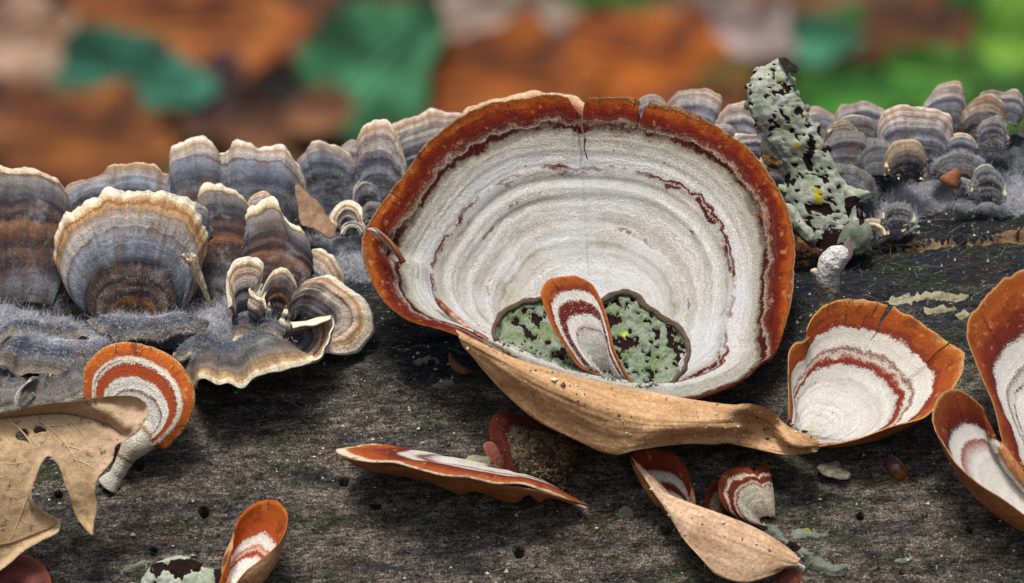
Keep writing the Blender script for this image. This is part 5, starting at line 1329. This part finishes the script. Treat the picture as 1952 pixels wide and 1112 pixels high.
# stalk of the round orange bracket
def stalk():
    g = G('felted_stalk'); u, v = g.uv(); o = g.obj()
    c = g.ramp(g.math('MULTIPLY_ADD', g.noise(o, 8, 3), .08, v), [(.0, '#9a957e'), (.12, '#c0bcae'), (.42, '#c9c4b4'), (.46, '#6a583a'), (.50, '#bcb49e'), (.80, '#cbc5b4'), (.83, '#80694a'), (.86, '#c4bdaa'), (1, '#c4bdaa')])
    c = g.gain(c, g.noise(o, 60, 3, .7), .7, 1.2)
    m = g.finish(c, .9, g.noise(o, 45, 3), .03)
    V, F, uv = tube('stalk', [(208, 926, -.95), (222, 906, -1.0), (233, 886, -1.04), (244, 866, -1.06), (258, 848, -1.06), (276, 828, -1.0), (286, 806, -.85)], [.14, .085, .088, .11, .17, .20, .15], None, nseg=28, sub=10, jit=.14, seed=8)
    mesh_obj('stalk', V, F, m, ST, uv)
stalk()
def shelf_lobes():
    root = [o for o in sc.objects if o.get('label', '').startswith('thin flat shelf')][0]
    sheet('underside_lobe', [(654, 872), (700, 880), (793, 892), (848, 902), (930, 918), (1018, 934), (1085, 952), (1122, 963), (1085, 960), (1045, 950), (1030, 957), (1005, 944), (985, 958), (950, 952), (930, 945), (900, 938), (880, 944), (850, 932), (820, 920), (793, 914), (740, 904), (700, 898)],
          lambda x, y, e: -1.78 + .012 * (y - np.interp(x, [650, 800, 930, 1120], [870, 892, 918, 962])) - .06 * np.clip(e / 10, 0, 1) + .05 * n2(x / 25, y / 25, 2, 8), M_UNDER, 3, th=.06, parent=root, jit=.6)
shelf_lobes()
# glassy strand stuck over the torn rim
def wing():
    g = G('glassy_strand')
    m = g.finish(g.mix(g.noise(g.obj(), 12, 2), '#8a8078', '#c4bab0'), .25, None, spec=.5, **{'Alpha': .75})
    root = empty('dry_membrane', P(735, 465, -.45), 'curved glassy grey strand stuck across the torn left rim of the big funnel', 'plant fibre')
    sheet('strand', [(699, 437), (712, 434), (730, 444), (745, 460), (762, 484), (766, 496), (756, 490), (742, 474), (724, 456), (708, 444)], lambda x, y, e: -.42 - .0006 * (x - 700) - .05 * np.clip(e / 5, 0, 1), m, 2.5, th=.01, parent=root)
    V, F, uv = tube('core', [(712, 436, -.44), (735, 452, -.52), (756, 478, -.56), (768, 500, -.5)], [.012, .022, .03, .04], None, nseg=8)
    mesh_obj('core', V, F, G('brown_core').finish('#7a4a22', .5), root, uv)
wing()
# folded-in lip inside the left wall of the funnel
def lip():
    look = depth_lookup(GRIDS['main_world'])
    def dep(x, y, e):
        return -.62 - .0065 * (x - 835) - .05 * np.clip(e / 6, 0, 1)
    o = sheet('folded_lip', [(829, 568), (836, 570), (852, 584), (872, 602), (894, 622), (930, 650), (922, 655), (896, 640), (870, 618), (848, 598), (833, 580)], dep, M_REDCAPL, 2.5, th=.02, parent=MAIN)
M_REDCAPL = None
g = G('reddish_tan_lip'); o_ = g.obj(); M_REDCAPL = g.finish(g.ramp(g.noise(o_, 6, 3), [(.38, '#642a18'), (.5, '#8e5438'), (.62, '#b09a84')]), .6, g.noise(o_, 30, 2), .02)
lip()
# pale torn edge of wood along the long split
log_crust('', [(1500, 512), (1545, 500), (1600, 488), (1650, 480), (1700, 476), (1760, 470), (1830, 464), (1890, 458), (1990, 446), (1990, 458), (1900, 468), (1830, 474), (1770, 480), (1700, 482), (1640, 490), (1580, 500), (1530, 514)], lichen_mat('torn_tan_wood', '#7c664c', '#54402c', '#2a1c12', '#8a7454', '#43322a'), name='torn_edge', thr=.3, sc_=7, seed=30, up=.02, parent=LOG, jit=3.5)

# ------------------------------------------------------------------ fuzzy mats the tails grow from
def fuzz_mat(name):
    g = G(name)
    return g
g = G('frosted_blue_grey_felt'); o_ = g.obj()
M_FUZZ = g.finish(g.gain(g.ramp(g.noise(o_, 3.0, 4, .65), [(.34, '#5a5e66'), (.46, '#8c929c'), (.54, '#a09ca0'), (.64, '#bcc2cc')]), g.noise(o_, 34, 4, .75), .45, 1.45), .95, g.noise(o_, 26, 4, .7), .09, .1)
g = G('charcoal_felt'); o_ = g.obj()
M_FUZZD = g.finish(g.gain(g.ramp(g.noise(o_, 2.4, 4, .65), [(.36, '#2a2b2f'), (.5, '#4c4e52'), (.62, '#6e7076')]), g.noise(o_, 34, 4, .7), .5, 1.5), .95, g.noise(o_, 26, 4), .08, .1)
g = G('mossy_brown_felt'); o_ = g.obj()
M_FUZZM = g.finish(g.gain(g.ramp(g.noise(o_, 3.4, 4, .65), [(.36, '#1a170e'), (.5, '#38321f'), (.62, '#5a563c')]), g.noise(o_, 34, 4, .7), .5, 1.5), .95, g.noise(o_, 26, 4), .08, .1)
def mat_patch(label, poly, mat, h, nh, hl, hm, seed, lump=.12, spacing=6):
    V2, T_, ed = tri_poly(poly, spacing, (), True, 1.0, seed)
    X, S = log_coords(V2[:, 0], V2[:, 1])
    W, n = log_pt(X, S, 0)
    x, y = V2[:, 0] / PPC, V2[:, 1] / PPC
    ter = n2(x * 1.2, y * 1.2, 2, seed + 7)
    hh = .05 * np.sin((y * 6 + ter * 5)) * np.clip(ed / 25, 0, 1) + h * np.clip(ed / 40, 0, 1) ** .6 + lump * n2(x * 2.2, y * 2.8, 4, seed) * np.clip(ed / 22, 0, 1) + .03 * n2(x * 11, y * 11, 2, seed + 2)
    W = W + n * np.maximum(hh, .0 + .004)[:, None]
    V, F = solidify(W, T_[:, ::-1], FWD * .08)
    root = empty('fuzzy_mat', W.mean(0), label, 'fungus felt', 'felt mats under the turkey tails')
    mesh_obj('felt', V, F, mat, root)
    i = RNG.integers(0, len(W), nh)
    p = W[i] + RNG.normal(size=(nh, 3)) * .02
    d = n[i] * RNG.uniform(.2, 1, (nh, 1)) + RNG.normal(size=(nh, 3)) * .7
    Vh, Fh = ribbons(p, d, RNG.uniform(.3, 1.4, nh) * hl, .005, .6)
    ho = mesh_obj('fuzz', Vh, Fh, hm, root, smooth=False)
    ho['kind'] = 'stuff'
    return root
mat_patch('frosted bluish grey felt mat below the left turkey tails', [(-40, 590), (30, 590), (70, 606), (120, 625), (165, 628), (220, 600), (340, 590), (410, 592), (440, 575), (480, 590), (530, 620), (560, 650), (520, 685), (440, 690), (370, 680), (300, 660), (220, 672), (150, 712), (60, 716), (-40, 700)], M_FUZZ, .30, 9000, .10, M_HAIRF, 201, .2)
mat_patch('brown mossy hairy hollow between the tall dark tail and the large round one', [(40, 590), (60, 560), (110, 545), (150, 560), (165, 600), (150, 630), (100, 625), (60, 612)], M_FUZZM, .12, 1500, .10, M_HAIRD, 202)
mat_patch('mossy hairy hollow right of the large round turkey tail', [(360, 590), (385, 545), (410, 520), (435, 530), (440, 570), (430, 592), (390, 598)], M_FUZZM, .12, 1200, .10, M_HAIRD, 203)
mat_patch('pale bluish frosted mat beside the left rim of the big funnel', [(560, 455), (600, 452), (650, 450), (700, 440), (720, 450), (726, 535), (690, 536), (655, 534), (640, 500), (610, 470)], M_FUZZ, .10, 3500, .08, M_HAIRF, 204)
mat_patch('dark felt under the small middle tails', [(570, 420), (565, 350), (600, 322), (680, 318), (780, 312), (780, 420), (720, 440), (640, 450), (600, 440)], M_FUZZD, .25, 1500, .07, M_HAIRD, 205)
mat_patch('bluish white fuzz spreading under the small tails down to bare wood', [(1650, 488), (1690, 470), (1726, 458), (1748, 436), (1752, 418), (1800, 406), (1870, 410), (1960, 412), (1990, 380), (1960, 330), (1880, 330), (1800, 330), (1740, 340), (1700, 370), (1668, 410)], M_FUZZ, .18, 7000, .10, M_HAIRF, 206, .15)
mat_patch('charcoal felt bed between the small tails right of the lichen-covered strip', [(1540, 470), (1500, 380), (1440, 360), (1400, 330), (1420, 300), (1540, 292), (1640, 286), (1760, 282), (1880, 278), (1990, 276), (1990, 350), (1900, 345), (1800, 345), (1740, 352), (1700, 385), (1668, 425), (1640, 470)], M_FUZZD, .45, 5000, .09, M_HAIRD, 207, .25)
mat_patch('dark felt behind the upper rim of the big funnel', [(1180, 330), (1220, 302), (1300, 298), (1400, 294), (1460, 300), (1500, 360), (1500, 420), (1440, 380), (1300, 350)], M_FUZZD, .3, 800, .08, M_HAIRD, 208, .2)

# ------------------------------------------------------------------ grit, fibres
def grit():
    n = 15000
    X = RNG.uniform(-7, 7, n)
    th = np.radians(RNG.uniform(22, 73, n))
    S = th * LOG_R
    keep = vnoise(np.stack([X * .9, S * .9, S * 0], -1), 77) + RNG.uniform(-.6, .6, n) > -.15
    X, S = X[keep], S[keep]
    n = len(X)
    Pt, N = log_pt(X, S, .004)
    base = np.array([(1, 0, 0), (-1, 0, 0), (0, 1, 0), (0, -1, 0), (0, 0, 1), (0, 0, -1)], float)
    tri = np.array([(0, 2, 4), (2, 1, 4), (1, 3, 4), (3, 0, 4), (2, 0, 5), (1, 2, 5), (3, 1, 5), (0, 3, 5)])
    r = np.minimum(.0085 * np.exp(RNG.normal(size=n) * .6), .02)
    V = Pt[:, None] + base[None] * (r[:, None, None] * RNG.uniform(.4, 1.5, (n, 6, 1))) * RNG.uniform(.5, 1.6, (n, 1, 3))
    F = (tri[None] + np.arange(n)[:, None, None] * 6).reshape(-1, 3)
    mi = np.repeat(RNG.choice(4, n, p=[.22, .42, .24, .12]), 8)
    ms = [G('pale_grit').finish('#b5b2a8', .8), G('dark_grit').finish('#241f1a', .9), G('brown_grit').finish('#5c4a38', .9), G('olive_grit').finish('#56583a', .9)]
    tag(mesh_obj('grit', V.reshape(-1, 3), F, ms, None, matidx=mi, smooth=False), 'fine pale and dark grit sprinkled over the log', 'grit', kind='stuff')
    n = 3800
    X = RNG.uniform(-7, 7, n); S = np.radians(RNG.uniform(22, 73, n)) * LOG_R
    Pt, N = log_pt(X, S, .012)
    a = RNG.normal(size=n) * .8
    tang = AX[None] * np.cos(a)[:, None] + np.cross(N, AX[None]) * np.sin(a)[:, None] + N * RNG.uniform(.0, .25, (n, 1))
    V, F = ribbons(Pt, tang, RNG.uniform(.04, .30, n), .0045, .3)
    tag(mesh_obj('loose_fibres', V, F, [G('wood_fibre').finish('#857d6e', .8), G('dark_fibre').finish('#4c463c', .9)], None, matidx=np.tile(RNG.choice(2, n), 3), smooth=False), 'thin loose fibres and hairs lying on the log', 'fibres', kind='stuff')
    # specks stuck on the tan flap
grit()

# ------------------------------------------------------------------ forest floor behind: out-of-focus leaves
def ground_hit(px, py):
    w = 30.0
    while w < 1200:
        p = P(px, py, w)
        if p[2] <= ground_z(p[0], p[1]):
            return w
        w += 1.0
    return w
def outline(kind, n=72):
    a = np.linspace(0, 2 * np.pi, n, endpoint=False)
    if kind == 'oak':
        t = (1 - np.cos(a)) / 2
        lob = 1 + .28 * np.sin(t * 21 + .6)
        y = np.sin(a) * .42 * lob * (.55 + .6 * t)
        return np.stack([np.cos(a) * -.5 * 1.0, y], -1)
    if kind == 'ivy':
        r = .5 * (1 + .16 * np.cos(3 * a) + .08 * np.cos(5 * a + .4))
        return np.stack([np.cos(a) * r, np.sin(a) * r * .95], -1)
    if kind == 'maple':
        r = .5 * (.80 + .26 * np.abs(np.cos(2.5 * a)) ** 1.5 + .07 * np.cos(10 * a))
        return np.stack([np.cos(a) * r, np.sin(a) * r], -1)
    r = .5
    return np.stack([np.cos(a) * r * (1 + .12 * np.cos(a)), np.sin(a) * r * (.72 + .18 * np.cos(a))], -1)
LEAFCACHE = {}
def leaf_local(kind, seed, curl=.12):
    if (kind, seed) not in LEAFCACHE:
        V2, T_, ed = tri_poly(outline(kind).tolist(), .055, (), True, .3, seed)
        x, y = V2[:, 0], V2[:, 1]
        z = curl * (y ** 2 * 2 + x ** 2 * .8) + .06 * n2(x * 3, y * 3, 2, seed) - .02 * np.exp(-(y / .05) ** 2)
        W = np.stack([x, y, z], -1)
        LEAFCACHE[(kind, seed)] = solidify(W, T_, np.array([0, 0, -.008]))
    return LEAFCACHE[(kind, seed)]
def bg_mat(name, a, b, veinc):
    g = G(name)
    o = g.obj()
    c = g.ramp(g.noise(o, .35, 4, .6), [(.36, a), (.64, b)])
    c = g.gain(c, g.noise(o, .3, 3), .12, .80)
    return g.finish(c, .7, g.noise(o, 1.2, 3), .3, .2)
def bg_leaf(label, cx, cy, sx, sy, kind, col, roll=0, tiltx=35, group=None, cat='leaf', name='leaf', seed=1, lift=0.0, yaw=0):
    """a leaf standing or leaning on the forest floor, centred behind a pixel"""
    w = ground_hit(cx, cy + sy * .42) - 1.0 - lift
    k = (D + w) / D / PPC
    V, F = leaf_local(kind, seed)
    r, tx, yw = math.radians(roll), math.radians(tiltx), math.radians(yaw)
    x = V[:, 0] * math.cos(r) - V[:, 1] * math.sin(r)
    y = V[:, 0] * math.sin(r) + V[:, 1] * math.cos(r)
    x, y, z = x * sx * k, y * sy * k, V[:, 2] * (sx + sy) / 2 * k
    # lean back by tiltx (kept at its seen height), turn by yaw
    yy = y
    zz = z - y * math.tan(tx)
    c0 = P(cx, cy, w)
    zz = zz + x * math.tan(yw)
    W = c0 + np.outer(x, RIGHT) + np.outer(yy, UP) - np.outer(zz, FWD) * 1.0
    m = bg_mat(name, col[0], col[1], col[0])
    root = empty(name, c0, label, cat, group)
    mesh_obj('blade', W, F, m, root)
    p0, p1 = W[:len(W) // 2], None
    a = np.array([[-.56, 0], [-.25, 0], [.1, .01], [.42, 0]])
    mx = a[:, 0] * math.cos(r) - a[:, 1] * math.sin(r); my = a[:, 0] * math.sin(r) + a[:, 1] * math.cos(r)
    mx, my = mx * sx * k, my * sy * k
    zz = -my * math.tan(tx) + mx * math.tan(yw) + .02 * sx * k
    M_ = c0 + np.outer(mx, RIGHT) + np.outer(my, UP) - np.outer(zz, FWD)
    px, py, pw = proj(M_)
    Vt, Ft, uvt = tube('midrib', np.column_stack([px, py, pw]), np.array([.012, .012, .009, .004]) * (sx + sy) / 2 * k, None, nseg=6, sub=3)
    mesh_obj('midrib', Vt, Ft, G('midrib').finish(col[1], .6), root, uvt)
    return root
BL = [
 ('big salmon-brown dead leaf across the top behind the left cluster', 350, 55, 460, 290, 'maple', ('#8a3e0e', '#ae6a2e'), 4, 30, 'dead leaf', 1, 0),
 ('pale tan dead leaf at the top corner of the photo', 40, 80, 200, 230, 'maple', ('#a87c5c', '#c8aa92'), 20, 25, 'dead leaf', 2, 0),
 ('teal green ivy leaf hanging low behind the left cluster', 235, 150, 300, 200, 'ivy', ('#1c6448', '#448c70'), -10, 20, 'green leaf', 3, 4),
 ('rust brown dead leaf low behind the tall dark turkey tail', 160, 265, 330, 230, 'maple', ('#6a2e06', '#9c5e20'), -8, 35, 'dead leaf', 4, 3),
 ('dark plum leaf shape standing in for the shaded gap right of the teal ivy leaf', 415, 190, 110, 190, 'oval', ('#2c1418', '#4a2a30'), 60, 30, 'dead leaf', 5, 2),  # purple gap between leaves, its shade put into a dark blade colour
 ('small dull brown leaf above the double-lobed turkey tail', 480, 245, 190, 110, 'oval', ('#5a341c', '#7d5030'), 10, 30, 'dead leaf', 6, 5),
 ('large bright green leaf left of the big funnel', 715, 130, 260, 300, 'ivy', ('#1c6436', '#54a06e'), 40, 15, 'green leaf', 7, 4),
 ('grey-tan dead leaf at the top above the big funnel', 960, 30, 280, 150, 'maple', ('#8a6c58', '#b8a896'), 0, 35, 'dead leaf', 8, 0),
 ('wide orange-brown dead leaf right above the big funnel', 970, 150, 330, 240, 'maple', ('#7e3a06', '#ac5e14'), 5, 30, 'dead leaf', 9, 3),
 ('glowing rust-orange dead leaf behind the notched top of the big funnel', 1230, 120, 380, 220, 'maple', ('#943f00', '#be680a'), -15, 30, 'dead leaf', 10, 4),
 ('grey-pink curled dead leaf at the top left of the lichen-covered strip', 1400, 60, 250, 150, 'maple', ('#8a746c', '#b8a6a0'), -30, 30, 'dead leaf', 11, 2),
 ('small olive-yellow leaf left of the lichen-covered strip', 1375, 145, 130, 90, 'oval', ('#6a5210', '#96781c'), 30, 30, 'yellow leaf', 12, 7),
 ('teal green leaf right above the tip of the lichen-covered strip', 1560, 75, 150, 110, 'ivy', ('#2c7a54', '#4c9672'), 0, 20, 'green leaf', 13, 1),
 ('dark brown dead leaf at the top between the green leaves', 1750, 60, 240, 160, 'maple', ('#4a2810', '#74441c'), 0, 35, 'dead leaf', 14, 0),
 ('grass green leaf low right of the lichen-covered strip', 1640, 180, 260, 110, 'ivy', ('#226a14', '#4c9430'), 10, 25, 'green leaf', 15, 6),
 ('broad light green leaf above the small tails near the photo edge', 1800, 150, 290, 130, 'ivy', ('#3c7c1c', '#6aa840'), -12, 25, 'green leaf', 16, 3),
 ('yellow-green leaf filling the top corner of the photo on the green side', 1915, 80, 170, 240, 'oval', ('#4c9018', '#8cbc40'), 60, 20, 'green leaf', 17, 2),
 ('narrow dark green leaf touching the upper photo edge', 1660, 25, 170, 60, 'oval', ('#1c6a24', '#3c8f42'), 5, 25, 'green leaf', 18, 0),
 ('beige scrap of dead leaf beside the middle of the lichen-covered strip', 1575, 145, 120, 45, 'oval', ('#8a7046', '#b09468'), -10, 35, 'dead leaf', 19, 2),

 ('reddish brown dead leaf along the left photo edge below the pale corner leaf', 20, 215, 170, 150, 'maple', ('#6a3a24', '#8e5a3c'), 40, 25, 'dead leaf', 20, 3),
 ('small orange dead leaf between the salmon-brown leaf and the bright green leaf', 600, 215, 150, 120, 'oval', ('#7a4a2a', '#9a6a44'), 30, 25, 'dead leaf', 21, 6),
 ('blackish leaf shape standing in for the dark shaded gap beside the bright green leaf', 560, 165, 190, 110, 'oval', ('#0e0a08', '#1c140e'), 0, 25, 'dead leaf', 22, 1),  # deep gap in the litter, shade painted as a near-black blade
 ('mid brown dead leaf at the top between salmon-brown and bright green leaves', 590, 50, 240, 210, 'maple', ('#5a3018', '#8a5838'), 10, 25, 'dead leaf', 23, -3),
 ('tan dead leaf peeping out behind the teal ivy leaf', 300, 90, 190, 120, 'maple', ('#7a4a30', '#a87450'), 0, 25, 'dead leaf', 24, 0),
 ('cinnamon dead leaf between the funnel top and the olive-yellow leaf', 1330, 200, 180, 120, 'oval', ('#6a3a18', '#94581e'), 20, 25, 'dead leaf', 25, 8),
 ('dark green leaf under the light green ones', 1560, 210, 170, 90, 'ivy', ('#123c10', '#24601c'), 0, 25, 'green leaf', 26, 2),
 ('olive green leaf low at the photo edge behind the small tails', 1920, 190, 150, 110, 'ivy', ('#2c6a1c', '#4c8c34'), 30, 25, 'green leaf', 27, 5),
]
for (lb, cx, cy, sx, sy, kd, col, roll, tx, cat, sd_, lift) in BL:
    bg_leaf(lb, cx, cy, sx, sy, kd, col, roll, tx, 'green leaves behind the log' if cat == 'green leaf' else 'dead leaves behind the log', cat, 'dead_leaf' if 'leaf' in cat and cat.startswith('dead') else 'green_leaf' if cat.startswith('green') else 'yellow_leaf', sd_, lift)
